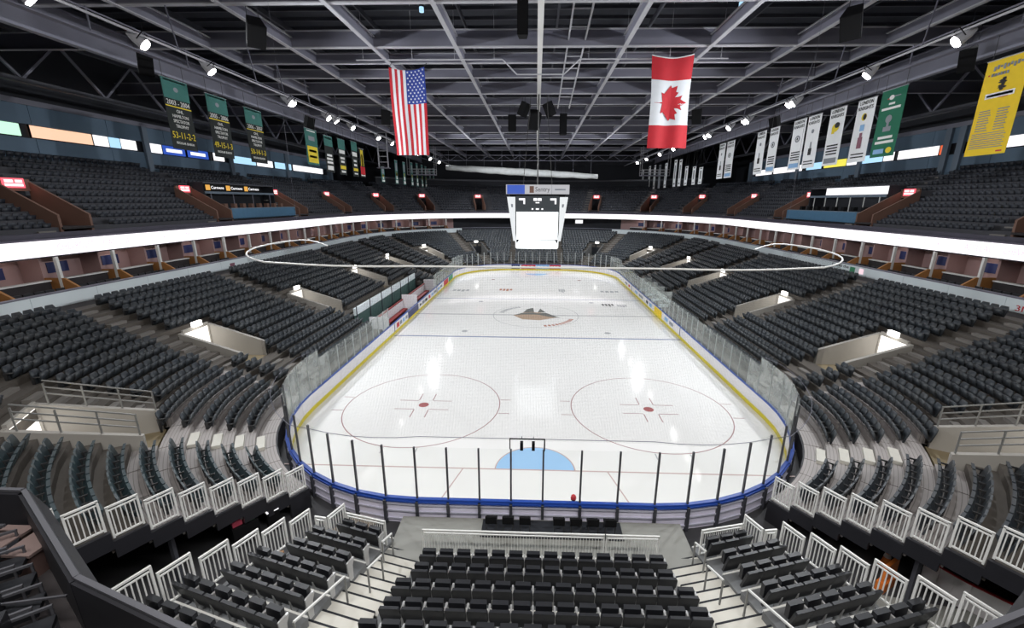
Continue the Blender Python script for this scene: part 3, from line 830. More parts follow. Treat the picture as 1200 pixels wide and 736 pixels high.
rest = [s for j, s in enumerate(seats) if j not in chosen]
o = many('stand_seats', rest, [SA, SB, SC], [M['seat'], M['seat'], M['frame']])
tag(o, 'thousands of dark folded seats filling the lower stands beyond the corner blocks', 'seats', kind='stuff')

# ------------------------------------------------------------------ lower entrances (vomitories)


def entrance_parts():
    """x outward from VR0, y along the row"""
    L = VR1 - VR0 + .3; zs = [surf(VR0) + .55, surf(VR1) + .45]
    W = []
    for s in (-1, 1):
        mb = MB(); mb.prism([(0, 1.4), (L, 1.4), (L, zs[1]), (0, zs[0])], .2, 1, s * (VW - .0) - .1); W.append(mb)
    back = MB(); back.box(L - .12, L, -VW, -1.0, 1.4, zs[1]).box(L - .12, L, 1.0, VW, 1.4, zs[1]).box(L - .12, L, -1.0, 1.0, 4.0, zs[1] + .12)
    fl = MB(); fl.box(-.1, L + .3, -VW, VW, 1.7, 1.95)
    door = MB(); door.box(L - .04, L + .02, -1.0, 1.0, 1.95, 4.0)
    rl = MB()
    for z in (.35, .62, .9): rl.bar((.1, VW, zs[0] + z), (L - .4, VW, zs[1] + z), .045)
    for k in range(4):
        x = .1 + (L - .5) * k / 3; rl.bar((x, VW, zs[0] + (zs[1] - zs[0]) * x / L), (x, VW, zs[0] + .9 + (zs[1] - zs[0]) * x / L), .05)
    return W, back, fl, door, rl, L, zs


EW, EB, EF, ED, ER, EL, EZ = entrance_parts()
e_me = [recalc(EW[0].mesh('side_wall', M['vomwall'])), recalc(EW[1].mesh('side_wall', M['vomwall'])), EB.mesh('back_wall', M['vomwall']), EF.mesh('floor_slab', M['vomfloor']),
        ED.mesh('lit_doorway', M['e_door']), ER.mesh('handrail', M['rail_grey'])]
M['vom_shaded'] = mat('shaded_wall', (0.06, 0.06, 0.06), 0.8)  # far entrance walls: dimness of the far end put into the colour
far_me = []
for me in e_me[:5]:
    q = me.copy(); q.materials[0] = M['vom_shaded'] if 'doorway' not in me.name else M['dark']; q.name = me.name.split('.')[0].replace('lit_', 'dark_'); far_me.append(q)
lampm = MB().box(EL - .3, EL - .1, -.32, .32, EZ[1] + .12, EZ[1] + .42).mesh('lamp', glow('entrance_lamp', (1, .97, .92), 5.0))
stm1 = MB().box(-.35, 0, -VW, VW, 1.95, 2.12).mesh('step', M['vomfloor'])
c = {}
for sx in (-1, 1):
    for seg, vs in (('n', (VOM_N,)), ('s', VOM_S), ('f', VOM_F)):
        for k, v in enumerate(vs):
            p, nn = ring(sx, seg, v, VR0); a = math.atan2(nn.y, nn.x)
            t = thing('stand_entrance', 'pale walled entrance with lit doorway, %s on the %s %s, lower stand' % (ORD[k], SIDE[sx], NAMES[seg]), 'entrance', (p.x, p.y, 0), a,
                      kind='thing')
            for me in (e_me[:5] if v != VOM_F[1] else far_me): obj(me.name.split('.')[0], me, t)
            if seg == 'n':
                obj('handrail', e_me[5], t); obj('handrail', e_me[5], t, (0, -2 * VW, 0))
            if seg != 'n': obj('lamp', lampm, t)
            point('entrance_light', (EL - .7, 0, 3.9), VOM_W if v != VOM_F[1] else 1.0, (1, .95, .85), .12, t)

# ------------------------------------------------------------------ railings
RAILM = {}


def railing(label, a, b_, z, h=1.0, n=6, m='rail', drop=.0, group=None, dense=False):
    """guard rail from a to b standing at height z"""
    a = Vector((a[0], a[1], 0)); b_ = Vector((b_[0], b_[1], 0)); L = (b_ - a).length
    key = (round(L, 1), h, n, m, dense)
    if key not in RAILM:
        Lr = round(L, 1); R_ = {}
        R_['top_rail'] = [MB().bar((0, 0, h), (Lr, 0, h), .05)]
        R_['mid_rail'] = [MB().bar((0, 0, h - .11), (Lr, 0, h - .11), .035)]
        R_['bottom_rail'] = [MB().bar((0, 0, .06), (Lr, 0, .06), .045)]
        R_['post'] = [MB().bar((x, 0, 0), (x, 0, h), .05) for x in (.025, Lr - .025)]
        xs = [Lr * (k + 1) / (n + 1) for k in range(n)]
        if dense:
            mb = MB()
            for x in xs: mb.bar((x, 0, .06), (x, 0, h - .11), .016)
            R_['balusters'] = [mb]
        else: R_['baluster'] = [MB().bar((x, 0, .06), (x, 0, h - .11), .026) for x in xs]
        RAILM[key] = [(k, mb.mesh(k, M[m])) for k, v in R_.items() for mb in v]
    d = b_ - a
    t = thing('guard_railing', label, 'railing', (a.x, a.y, z), math.atan2(d.y, d.x), group)
    for k, me in RAILM[key]:
        o = obj(k, me, t)
        if k == 'balusters': o['kind'] = 'stuff'
    return t


# stepped guard rails along the open edge of each corner block
for sx in (-1, 1):
    for i in range(9):
        a, _ = ring(sx, 'n', EDGE, RIN + TR * i + .02); c_, _ = ring(sx, 'n', EDGE, RIN + TR * (i + 1) - .04)
        railing('pale stepped guard railing, %s panel from the ice, edge of the %s corner block' % (ORD[i], SIDE[sx]), c_, a, Z1 + RISE * i + .02, .98, 6)
# and on the outer edge of the wings of the end stand
WR = [(-6.57, -32.3), (-7.42, -32.95), (-7.75, -33.71), (-8.0, -34.5), (-8.3, -35.22), (-8.65, -35.97), (-8.95, -36.66)]
WD = Vector((math.cos(math.radians(65)), math.sin(math.radians(65)), 0))
XM = .22      # mirror line of the end stand
for sx in (-1, 1):
    f = (lambda p: (p[0], p[1])) if sx < 0 else (lambda p: (2 * XM - p[0], p[1]))
    for i, p in enumerate(WR):
        L = .72 if i else .55
        a = (p[0] - WD.x * L / 2, p[1] - WD.y * L / 2); c_ = (p[0] + WD.x * L / 2, p[1] + WD.y * L / 2)
        if i == 0: a, c_ = (-6.72, -32.65), (-6.45, -32.0)
        railing('pale stepped guard railing, %s panel from the ice, outer edge of the %s wing' % (ORD[i], SIDE[sx]), f(a), f(c_), 1.0 + .3 * i - .02, .98, 6)
    railing('short pale guard railing joining two panels at the front corner, %s wing' % SIDE[sx], f((-7.15, -32.62)), f((-6.75, -32.68)), 1.0, .95, 3)
    railing('low pale railing along the front of the %s wing' % SIDE[sx], f((-6.42, -32.02)), f((-4.98, -32.36)), .62, .98, 18, dense=True)
railing('low pale railing in front of the middle block, long section', (-3.66, -32.62), (2.2, -32.62), .55, 1.0, 60, dense=True)
railing('low pale railing in front of the middle block, short section', (2.28, -32.62), (4.02, -32.62), .55, 1.0, 18, dense=True)

# ------------------------------------------------------------------ end stand (retractable seating nearest the camera)
est = thing('end_stand', 'grey stepped decks of the end stand in front of the camera', 'stand', kind='structure')
part(MB().box(-4.9, 5.3, -32.9, -30.85, .2, .52), 'platform', M['platform'], est)
part(MB().box(-1.9, 3.1, -31.75, -30.9, .5, .54), 'platform_recess', M['dark'], est)
part(MB().box(-5.0, 5.4, -32.95, -32.45, .2, .56), 'platform_edge', M['platform'], est)
CR, CD, CZ = .3, .82, .65
for i in range(7):
    hw0 = 3.85 + .135 * i; y1 = -32.86 - CD * i; y0 = y1 - CD
    part(MB().box(XM - hw0, XM + hw0, y0, y1 + .02, CZ + CR * i - .3, CZ + CR * i), 'deck_row', M['riser'], est)
    part(MB().box(XM - hw0, XM + hw0, y1 - .03, y1 + .045, CZ + CR * i - .05, CZ + CR * i + .012), 'nosing', M['nosing'], est)
# seats of the end stand: local frame as the stand seat (faces +y, origin under the back)
bk_ = MB(); f0 = [(-.258, -.10, .22), (.258, -.10, .22), (.258, -.24, .78), (.235, -.255, .84), (-.235, -.255, .84), (-.258, -.24, .78)]
bk_.sweep([f0, [(x * .96, y + .075, z + .005) for x, y, z in f0]])
pn_ = MB(); p0 = [(-.205, -.02, .40), (.205, -.02, .40), (.205, -.02, .81), (-.205, -.02, .81)]; pn_.sweep([p0, [(x * .96, y + .12, z + .01) for x, y, z in p0]])
std_ = MB(); std_.prism([(-.12, 0), (.02, 0), (.04, .45), (.12, .62), (.12, .67), (-.17, .67), (-.17, .60)], .05, 0, .24)
leg_ = MB().box(-.2, .2, -.1, -.04, .36, .41)
pb = [bk_.mesh('backrest', M['vinyl']), pn_.mesh('seat_pan', M['vinyl']), std_.mesh('standard', M['alu']), leg_.mesh('beam', M['frame'])]


def padded(label, x, y, z, a, group):
    t = thing('padded_chair', label, 'seat', (x, y, z), a, group)
    for me in pb: obj(me.name.split('.')[0], me, t)
    return t


for i in range(6):
    hw0 = 3.75 + .135 * i; n = int(2 * hw0 / .535); yb = -33.67 - CD * i + .32
    for k in range(n):
        x = XM + (k - (n - 1) / 2) * .535
        padded('black padded folding seat, %s row from the ice, %s from the left aisle, middle block' % (ORD[i], ORD[k]), x, yb, CZ + CR * i, 0, 'padded seats of the middle block')
# wings
WA = math.radians(-15.5)
wdir = Vector((-math.cos(WA), -math.sin(WA), 0))      # outward along a left-wing row
wfwd = Vector((math.sin(-WA), math.cos(WA), 0))       # towards the ice
B0 = [(-5.06, -32.75), (-5.2, -33.57), (-5.32, -34.38), (-5.44, -35.2), (-5.56, -36.02), (-5.68, -36.85), (-5.8, -37.68)]
WLEN = [1.62, 2.22, 2.55, 2.8, 3.0, 3.2, 3.4]
for sx in (-1, 1):
    def mir(p): return Vector((p.x, p.y, 0)) if sx < 0 else Vector((2 * XM - p.x, p.y, 0))
    wg = thing('wing_stand', 'stepped deck of the %s wing turned towards the rink' % SIDE[sx], 'stand', kind='structure')
    for i in range(7):
        p = Vector((*B0[i], 0)); z = CZ + CR * i; e = p + wdir * WLEN[i]
        fr = wfwd * .72; bkv = wfwd * -.12
        q = [mir(v) for v in (p - wdir * .02 + bkv, p - wdir * .02 + fr, e + fr, e + bkv)]
        if sx > 0: q = q[::-1]
        part(MB().hexa([(v.x, v.y, z - .3) for v in q] + [(v.x, v.y, z) for v in q]), 'deck_row', M['riser'], wg)
        q = [mir(v) for v in (p + wfwd * .70, p + wfwd * .75, e + wfwd * .75, e + wfwd * .70)]
        if sx > 0: q = q[::-1]
        part(MB().hexa([(v.x, v.y, z - .05) for v in q] + [(v.x, v.y, z + .012) for v in q]), 'nosing', M['nosing'], wg)
        n = max(2, int(WLEN[i] / .52)); ang = WA if sx < 0 else -WA
        if i < 7:
            for k in range(n):
                v = mir(p + wdir * (.28 + k * .52) + wfwd * .16)
                padded('black padded folding seat, %s row from the ice, %s from the stair, %s wing' % (ORD[i], ORD[k], SIDE[sx]), v.x, v.y, z, ang, 'padded seats of the %s wing' % SIDE[sx])
    # wall under the outer edge
    mb = MB()
    for i in range(7):
        e = mir(Vector((*WR[i], 0)) - WD * .36); g = mir(Vector((*WR[i], 0)) + WD * .36); mb.bar((e.x, e.y, .33 + .15 * i), (g.x, g.y, .33 + .15 * i), .06, .66 + .3 * i)
    part(mb, 'side_wall', M['dark'], wg)
    # stairs between the middle block and the wing
    st = thing('stair', 'pale stair between the middle block and the %s wing' % SIDE[sx], 'stairs')
    for k in range(13):
        z = .55 + .15 * k; t_ = k / 2
        xi = XM - 3.87 - .135 * t_ if sx < 0 else None
        pi = Vector((XM - 3.87 - .135 * t_, -32.62 - .41 * k, 0)); po = Vector((-5.03 - .06 * k, -32.28 - .412 * k, 0))
        q = [mir(v) for v in (pi + Vector((0, -.43, 0)), pi + Vector((0, -.055, 0)), po + Vector((0, -.055, 0)), po + Vector((-.03, -.43, 0)))]
        if sx > 0: q = q[::-1]
        part(MB().hexa([(v.x, v.y, z - .05) for v in q] + [(v.x, v.y, z + .0) for v in q]), 'tread', M['step_alu'], st)
        q = [mir(v) for v in (pi + Vector((0, -.055, 0)), pi, po, po + Vector((0, -.055, 0)))]
        if sx > 0: q = q[::-1]
        part(MB().hexa([(v.x, v.y, z - .05) for v in q] + [(v.x, v.y, z + .004) for v in q]), 'nosing', M['dark'], st)
        q = [mir(v) for v in (pi + Vector((0, -.40, 0)), pi + Vector((0, -.06, 0)), po + Vector((0, -.06, 0)), po + Vector((0, -.40, 0)))]
        if sx > 0: q = q[::-1]
        part(MB().hexa([(v.x, v.y, z - .15) for v in q] + [(v.x, v.y, z - .05) for v in q]), 'riser', M['dark'], st)
    for k, (u, k0, k1) in enumerate(((.72, .2, 1.6), (.45, 3.2, 4.9), (.70, 6.2, 10.5))):
        def on(kk): return mir(Vector((XM - 3.87 - .0675 * kk, -32.85 - .41 * kk, 0)).lerp(Vector((-5.03 - .06 * kk, -32.5 - .412 * kk, 0)), u))
        a, c_ = on(k0), on(k1); za, zc = .55 + .15 * k0, .55 + .15 * k1
        h = thing('stair_handrail', 'slim grey handrail standing on the stair beside the %s wing, %s from the ice' % (SIDE[sx], ORD[k]), 'handrail', (a.x, a.y, za))
        d = c_ - a
        part(MB().bar((0, 0, .85), (d.x, d.y, zc - za + .85), .045), 'top_rail', M['rail'], h)
        for q, zz in ((Vector((0, 0, 0)), 0), (d, zc - za)): part(MB().bar((q.x, q.y, zz - .05), (q.x, q.y, zz + .85), .04), 'post', M['rail_grey'], h)
# dark folding chairs in the recess behind the boards
for k in range(8):
    x = -1.55 + .6 * k
    if k == 3: continue
    t = thing('rinkside_chair', 'dark chair right behind the near boards, %s from the left' % ORD[k], 'chair', (x, -31.42, .54), 0, 'dark chairs behind the near boards')
    part(MB().box(-.2, .2, -.05, .3, .3, .37), 'seat', M['black'], t)
    part(MB().box(-.2, .2, -.1, -.04, .37, .62), 'backrest', M['black'], t)
    for u in (-.18, .16):
        for v in (-.06, .26): part(MB().box(u, u + .03, v, v + .03, 0, .3), 'leg', M['frame'], t)

# ------------------------------------------------------------------ box seats level: dark ledge in front of the camera
LZ = 6.5
lp = [(-22.5, -37.5), (-14.0, -38.2), (-10.4, -37.3), (-9.7, -37.3), (-6.7, -39.1), (-3.2, -40.2), (3.6, -40.1), (6.7, -39.1), (9.9, -37.2), (14.0, -38.2), (22.5, -37.5)]
lg = thing('balcony', 'dark balcony parapet curving below the camera with metal cap', 'balcony', kind='structure')
lw = MB(); lc = MB(); lf = MB()
for (ax, ay), (bx, by) in zip(lp, lp[1:]):
    d = Vector((bx - ax, by - ay, 0)).normalized(); n_ = Vector((d.y, -d.x, 0))    # away from the rink
    lw.hexa([(ax, ay, 5.2), (bx, by, 5.2), (bx + n_.x * .14, by + n_.y * .14, 5.2), (ax + n_.x * .14, ay + n_.y * .14, 5.2)][::-1] +
            [(ax, ay, LZ), (bx, by, LZ), (bx + n_.x * .14, by + n_.y * .14, LZ), (ax + n_.x * .14, ay + n_.y * .14, LZ)][::-1])
    lw.hexa([(ax, ay, LZ - .05), (bx, by, LZ - .05), (bx - n_.x * .14, by - n_.y * .14, LZ - .55), (ax - n_.x * .14, ay - n_.y * .14, LZ - .55),
             (ax, ay, LZ), (bx, by, LZ), (bx - n_.x * .16, by - n_.y * .16, LZ - .5), (ax - n_.x * .16, ay - n_.y * .16, LZ - .5)])
    lc.bar((ax + n_.x * .06, ay + n_.y * .06, LZ + .04), (bx + n_.x * .06, by + n_.y * .06, LZ + .04), .07, .05)
part(lw, 'parapet', M['ledge'], lg); part(lc, 'cap', M['ledge_cap'], lg)
flp = [(x, y - .1) for x, y in lp] + [(22.5, -46), (-22.5, -46)]
part(MB().prism(flp[::-1], .2, 2, 5.2), 'balcony_floor', M['carpet'], lg)
part(MB().bar((-13, -38.1, LZ - .42), (-9.75, -37.75, LZ - .42), .05), 'drink_rail', M['ledge_cap'], lg)
part(MB().bar((-8.6, -39.3, LZ - .5), (-7.2, -39.0, LZ - .5), .03), 'drink_rail', M['ledge_cap'], lg)
part(MB().bar((-7.6, -40.7, LZ - .5), (-5.3, -39.9, LZ - .5), .03), 'drink_rail', M['ledge_cap'], lg)
for k in range(6):
    q = Vector((-9.5 + .57 * k, -38.1 - .35 * k, 5.4))
    t = thing('box_chair', 'dark box seat chair behind the balcony parapet, %s from the ice' % ORD[k], 'chair', q, math.radians(-52), 'box seat chairs at the lower left')
    part(MB().box(-.22, .22, -.2, .22, .40, .48), 'seat', M['vinyl'], t); part(MB().box(-.22, .22, -.28, -.2, .45, .85), 'backrest', M['vinyl'], t)
    for u in (-.25, .25): part(MB().bar((u, -.25, .62), (u, .2, .62), .04).bar((u, .18, 0), (u, .18, .62), .03), 'arm', M['ledge_cap'], t)
for k, (x, y) in enumerate(((-9.75, -37.8), (-9.05, -37.95))):
    t = thing('counter_box', 'low brown counter box behind the balcony parapet, %s of two' % ORD[k], 'box', (x, y, 5.4))
    part(MB().box(-.24, .24, -.24, .24, 0, .45), 'body', mat('counter_brown', (.16, .10, .09), .6), t); part(MB().box(-.27, .27, -.27, .27, .45, .5), 'top', mat('counter_top', (.22, .16, .15), .5), t)

# ------------------------------------------------------------------ things standing in the two tunnels
part_floor = thing('tunnel_mat', 'brown walkway mat from the left tunnel to the rink gate', 'mat', (-7.3, -30.6, 0))
part(MB().prism([(-1.6, -2.0), (-.5, -2.5), (1.3, .0), (.6, .55)], .03, 2, -.02), 'mat', mat('brown_mat', (.22, .17, .12), .8, var=.3, scale=4), part_floor)
t = thing('lit_panel', 'small bright white panel lying in the left tunnel', 'panel', (-9.72, -31.05, .78), .9)
part(MB().box(-.2, .2, -.10, .10, 0, .04), 'panel', M['e_white'], t); part(MB().box(-.2, .2, -.10, .10, -.81, 0), 'case', M['black'], t)
t = thing('tunnel_cart', 'dark cart with pink and green bags in the left tunnel', 'cart', (-10.35, -31.7, -.03), .9)
part(MB().box(-.4, .4, -.3, .3, .25, .9), 'body', M['black'], t)
for u in (-.33, .33):
    for v in (-.25, .25): part(MB().tube((u - .03, v, .12), (u + .03, v, .12), .12), 'wheel', M['frame'], t)
part(MB().box(-.35, -.05, -.15, .15, .9, 1.12), 'bag', mat('pink_bag', (.6, .08, .14), .6), t); part(MB().box(.02, .32, -.2, .1, .9, 1.05), 'bag', mat('green_bag', (.05, .2, .08), .6), t)
t = thing('cardboard_box', 'tan cardboard box on the left tunnel floor', 'box', (-8.6, -32.9, -.03), .3)
part(MB().box(-.3, .3, -.2, .2, 0, .6), 'box', mat('cardboard', (.36, .2, .1), .8), t); part(MB().box(-.31, .31, -.03, .03, .59, .61), 'tape', M['print_white'], t)
t = thing('traffic_cone', 'orange cone with white band in the right tunnel', 'cone', (11.9, -31.9, -.03))
part(MB().box(-.2, .2, -.2, .2, 0, .04), 'base', M['cone'], t); part(MB().tube((0, 0, .04), (0, 0, .75), .15, .03, 14), 'cone', M['cone'], t); part(MB().tube((0, 0, .38), (0, 0, .52), .105, .075, 14), 'band', M['white'], t)
t = thing('orange_barrier', 'orange plastic barrier under the edge of the right corner block', 'barrier', (11.3, -32.7, -.03), .5)
part(MB().box(-.45, .45, -.12, .12, 0, .35), 'foot', M['cone'], t); part(MB().box(-.4, .4, -.05, .05, .35, .95), 'panel', M['cone'], t)
t = thing('spare_board', 'curved white spare board section with red top edge, right tunnel', 'board', (12.6, -32.6, -.03))
pts = [(-.05, .12), (0, 0), (.09, -.25), (.25, -.55), (.45, -.85), (.75, -1.2), (1.1, -1.6), (1.5, -2.05), (1.95, -2.55)]
bw = MB(); bt = MB()
for (ax, ay), (bx, by) in zip(pts, pts[1:]):
    bw.bar((ax, ay, .46), (bx, by, .46), .08, .92); bt.bar((ax, ay, .94), (bx, by, .94), .09, .04)
part(bw, 'panel', M['board'], t); part(bt, 'red_cap', M['print_red'], t)
t = thing('tunnel_ramp', 'grey sloping mat in the right tunnel below the white board', 'mat', (11.6, -34.6, -.03))
part(MB().prism([(-1.6, -1.6), (2.2, -1.2), (1.9, 1.0), (-1.2, 1.6)], .06, 2, 0), 'mat', M['platform'], t)
t = thing('yellow_post', 'slim yellow post by the wall of the right tunnel', 'post', (14.4, -33.6, -.03)); part(MB().tube((0, 0, 0), (0, 0, 1.2), .05), 'post', M['yellow'], t)
for sx in (-1, 1):
    t = thing('tunnel_prop', 'dark steel prop under the edge of the %s corner block' % SIDE[sx], 'prop', (sx * 11.35, -33.4, -.03))
    part(MB().bar((0, 0, 0), (0, 0, 1.95), .12), 'post', M['steel_dark'], t); part(MB().box(-.15, .15, -.15, .15, 0, .03), 'base_plate', M['steel_dark'], t)

# ------------------------------------------------------------------ players' benches (left) and penalty boxes (right)
t = thing('players_bench', 'long red players bench with pale dividers behind the left boards', 'bench', (-14.3, 1, 0))
part(MB().box(-.25, .25, -9.2, -.6, .35, .5), 'seat', M['bench_red'], t); part(MB().box(-.25, .25, .4, 9.0, .35, .5), 'seat', M['bench_red'], t)
part(MB().box(-.45, -.35, -9.4, 9.2, 0, 1.3), 'back_wall', M['board'], t); part(MB().box(-.50, -.32, -9.4, 9.2, 1.3, 1.4), 'wall_cap', M['bench_red'], t)
for y in (-9.4, -.1, 9.2): part(MB().box(-.45, 1.2, y - .05, y + .05, 0, 1.9), 'divider', M['board'], t)
part(MB().box(-.3, 1.15, -9.2, 9.0, 0, .06), 'floor_mat', M['floor'], t)
t = thing('bench_walk', 'green tinted walkway wall with pale top behind the left players bench', 'wall', (-15.9, 1, 0), kind='structure')
part(MB().box(-.1, 0, -9.6, 9.5, 0, 2.05), 'wall', M['glassgreen'], t); part(MB().box(-.14, .04, -9.6, 9.5, 2.05, 2.7), 'pale_band', M['fascia'], t)
pm = MB().box(-.0, .06, -.04, .04, 0, 2.9).mesh('post', M['steel_dark'])
for k in range(7): obj('post', pm, t, (0.04, -9.4 + 3.1 * k, 0))
t = thing('penalty_box', 'grey walled penalty boxes with glass sides behind the right boards', 'bench', (14.2, 5, 0))
part(MB().box(-.2, .25, -4, 4, .35, .5), 'seat', M['bench_red'], t); part(MB().box(.3, .4, -4.2, 4.2, 0, 1.4), 'back_wall', M['fascia'], t)
for y in (-4.2, -1.4, 1.4, 4.2):
    part(MB().box(-1.0, .4, y - .04, y + .04, 0, 1.2), 'divider', M['fascia'], t); part(MB().box(-1.0, .4, y - .01, y + .01, 1.2, 2.6), 'glass_pane', M['glass_hazy'], t)

# ------------------------------------------------------------------ protective net on a bent pale pipe round the near end
net = thing('safety_net', 'dark protective net hanging from a bent pale pipe around the near end of the rink', 'net')
NZ = 9.73
npts = []
for sx in (-1, 1):
    seq = [ring(sx, 's', -CY + 1.2, RR + .2)[0]] + [ring(sx, 'n', v, RR + .2 + (.3 if v < 60 else 0) - .8 * max(0, (v - 60) / 30)) [0] for v in range(0, 91, 6)]
    if sx > 0: seq = seq[::-1]
    npts += seq
inner = [Vector((-11.4, -22.9, 0)), Vector((-12.3, -21.6, 0))]
pipe = MB().path([(-10.2, -23.6, NZ), (-11.6, -21.8, NZ), (-12.5, -20.9, NZ)] + [(p.x, p.y, NZ) for p in npts] + [(12.5, -20.9, NZ), (11.6, -21.8, NZ), (10.2, -23.6, NZ)], .032)
part(pipe, 'pipe', M['white'], net)
vs = []; fs = []; uv = []; s_ = 0
for k, p in enumerate(npts):
    if k: s_ += (npts[k] - npts[k - 1]).length
    g = 3.2
    for j in range(4): vs.append((p.x, p.y, g + (NZ - g) * j / 3)); uv.append((s_, (NZ - g) * j / 3))
for k in range(len(npts) - 1):
    for j in range(3): fs.append((4 * k + j, 4 * k + 4 + j, 4 * k + 5 + j, 4 * k + 1 + j))
me = bpy.data.meshes.new('mesh'); me.from_pydata(vs, [], fs); me.materials.append(M['net']); ul = me.uv_layers.new(name='UVMap')
for lp_ in me.loops: ul.data[lp_.index].uv = uv[lp_.vertex_index]
obj('netting', me, net)
part(MB().path([(p.x, p.y, 3.28) for p in npts], .012, 6), 'bottom_rope', M['steel'], net)
hang = MB()
for k in (0, len(npts) - 1): hang.bar((npts[k].x, npts[k].y, NZ), (npts[k].x, npts[k].y, ZR), .007)
part(hang, 'hanger', M['steel'], net)

# ------------------------------------------------------------------ grey fascia under the box seats
RF = 23.75
fa = thing('trim_1', 'pale grey fascia board running round the top of the lower stands', 'fascia', kind='structure')
SEG_ALL = [(-1, 'n', 0, 38), (-1, 's', -CY, CY), (-1, 'f', 0, 90), (1, 'e', -CX, CX), (1, 'f', 0, 90), (1, 's', -CY, CY), (1, 'n', 0, 38)]
def pieces(seg, v0, v1, ln, r):
    n = max(1, round((v1 - v0) * per(seg, r) / ln)); return [(v0 + (v1 - v0) * k / n, v0 + (v1 - v0) * (k + 1) / n) for k in range(n)]
for sx, seg, v0, v1 in SEG_ALL:
    for a, c_ in pieces(seg, v0, v1, 3.6, RF):
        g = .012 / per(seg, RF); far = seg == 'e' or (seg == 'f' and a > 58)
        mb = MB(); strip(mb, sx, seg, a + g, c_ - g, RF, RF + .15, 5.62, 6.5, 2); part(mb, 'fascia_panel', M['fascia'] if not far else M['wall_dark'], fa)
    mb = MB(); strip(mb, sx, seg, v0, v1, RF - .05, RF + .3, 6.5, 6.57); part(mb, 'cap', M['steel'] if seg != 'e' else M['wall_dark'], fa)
lettering('3M', .34, M['print_red'], fa, (CX + RF - .02, -19.3, 5.95), .75, (0, 0, -PI / 2))
lettering('Get to the', .26, M['print_black'], fa, (CX + RF - .02, -4.0, 6.27), 2.2, (0, 0, -PI / 2))
lettering('Game', .26, M['print_black'], fa, (CX + RF - .02, -4.4, 5.92), 1.4, (0, 0, -PI / 2))
part(MB().box(CX + RF - .02, CX + RF, -5.9, -5.3, 5.75, 6.35), 'green_mark', M['green_ad'], fa); part(MB().box(CX + RF - .02, CX + RF, -6.9, -6.4, 5.9, 6.35), 'pink_mark', M['e_pink'], fa)
part(MB().box(-CX - RF, -CX - RF + .02, -6.2, -5.6, 5.9, 6.2), 'red_mark', M['print_pink'], fa)

# ------------------------------------------------------------------ box suites between fascia and ribbon board
RS0, RS1 = 24.3, 28.2
sh = thing('suite_shell', 'dusky pink back wall and dark slab of the suite level', 'wall', kind='structure')
for sx, seg, v0, v1 in SEG_ALL:
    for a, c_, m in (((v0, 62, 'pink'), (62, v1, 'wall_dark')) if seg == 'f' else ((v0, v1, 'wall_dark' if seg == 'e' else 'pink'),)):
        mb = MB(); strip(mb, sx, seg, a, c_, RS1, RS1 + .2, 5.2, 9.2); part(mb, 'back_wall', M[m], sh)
    mb = MB(); strip(mb, sx, seg, v0, v1, RF + .1, RS1 + .2, 5.5, 5.72); part(mb, 'floor_slab', M['carpet'], sh)
    mb = MB(); strip(mb, sx, seg, v0, v1, 25.75, RS1 + .2, 8.35, 8.5); part(mb, 'ceiling_slab', M['wall_dark'], sh)
    mb = MB(); strip(mb, sx, seg, v0, v1, RS0 + .8, RS0 + 1.7, 5.7, 5.95); part(mb, 'suite_step', M['carpet'], sh)
# one suite: x outward from RS0, y along the row
sp = {}
sp['partition'] = (recalc(MB().prism([(.2, 5.72), (2.5, 5.72), (2.5, 7.0), (1.2, 7.0), (.2, 6.35)], .14, 1, -1.75).mesh('partition', M['orange'])))
sp['partition_wall'] = MB().box(2.5, 3.9, -1.75, -1.6, 5.72, 8.35).mesh('partition_wall', M['pink'])
sp['post'] = MB().box(1.35, 1.55, -1.76, -1.6, 5.72, 8.35).mesh('post', M['white'])
sp['counter'] = MB().box(1.9, 2.25, -1.5, 1.55, 6.82, 6.9).mesh('counter', M['white'])
sp['counter_front'] = MB().box(2.0, 2.1, -1.5, 1.55, 5.72, 6.82).mesh('counter_front', M['carpet'])
sp['picture'] = MB().box(3.84, 3.89, -.7, .6, 7.05, 7.75).mesh('picture', M['navy'])
cm = MB()
for k in range(5):
    y = -1.25 + .58 * k; cm.box(.45, .9, y, y + .48, 5.95, 6.12).box(.88, .96, y, y + .48, 6.1, 6.5)
sp['chairs'] = cm.mesh('chairs', M['vinyl'])
cabin = MB().box(3.2, 3.85, .75, 1.5, 5.72, 6.7).mesh('cabinet', M['brown'])
k_ = {}
for sx, seg, v0, v1 in SEG_ALL:
    if seg == 'e': continue
    for a, c_ in pieces(seg, v0, v1, 3.6, 26.0):
        if seg == 'f' and c_ > 62: continue
        p, nn = ring(sx, seg, (a + c_) / 2, RS0); k_[(sx, seg)] = k_.get((sx, seg), -1) + 1
        t = thing('suite', 'open box suite with orange partition and white counter, %s along the %s %s' % (ORD[k_[(sx, seg)]], SIDE[sx], NAMES[seg]), 'suite', (p.x, p.y, 0), math.atan2(nn.y, nn.x))
        for nm, me in sp.items():
            q = obj(nm, me, t)
            if nm == 'chairs': q['kind'] = 'stuff'
        if k_[(sx, seg)] % 2: obj('cabinet', cabin, t)
        if k_[(sx, seg)] % 2 == 0: point('suite_light', (2.9, 0, 8.15), SUITE_W, (1, .88, .82), .2, t)
# far end: dark lounge with a bright service window
t = thing('lounge_window', 'bright white service window in the dark far lounge, right of the scoreboard', 'window', (9.3, CY + 27.6, 0))
part(MB().box(-.9, 2.4, 0, .1, 7.3, 8.0), 'lit_panel', M['e_white'], t); part(MB().box(-1.1, 2.6, .1, .2, 7.2, 8.1), 'frame', M['steel_dark'], t)
part(MB().box(2.9, 3.5, -.2, .1, 5.8, 8.1), 'white_post', M['white'], t)

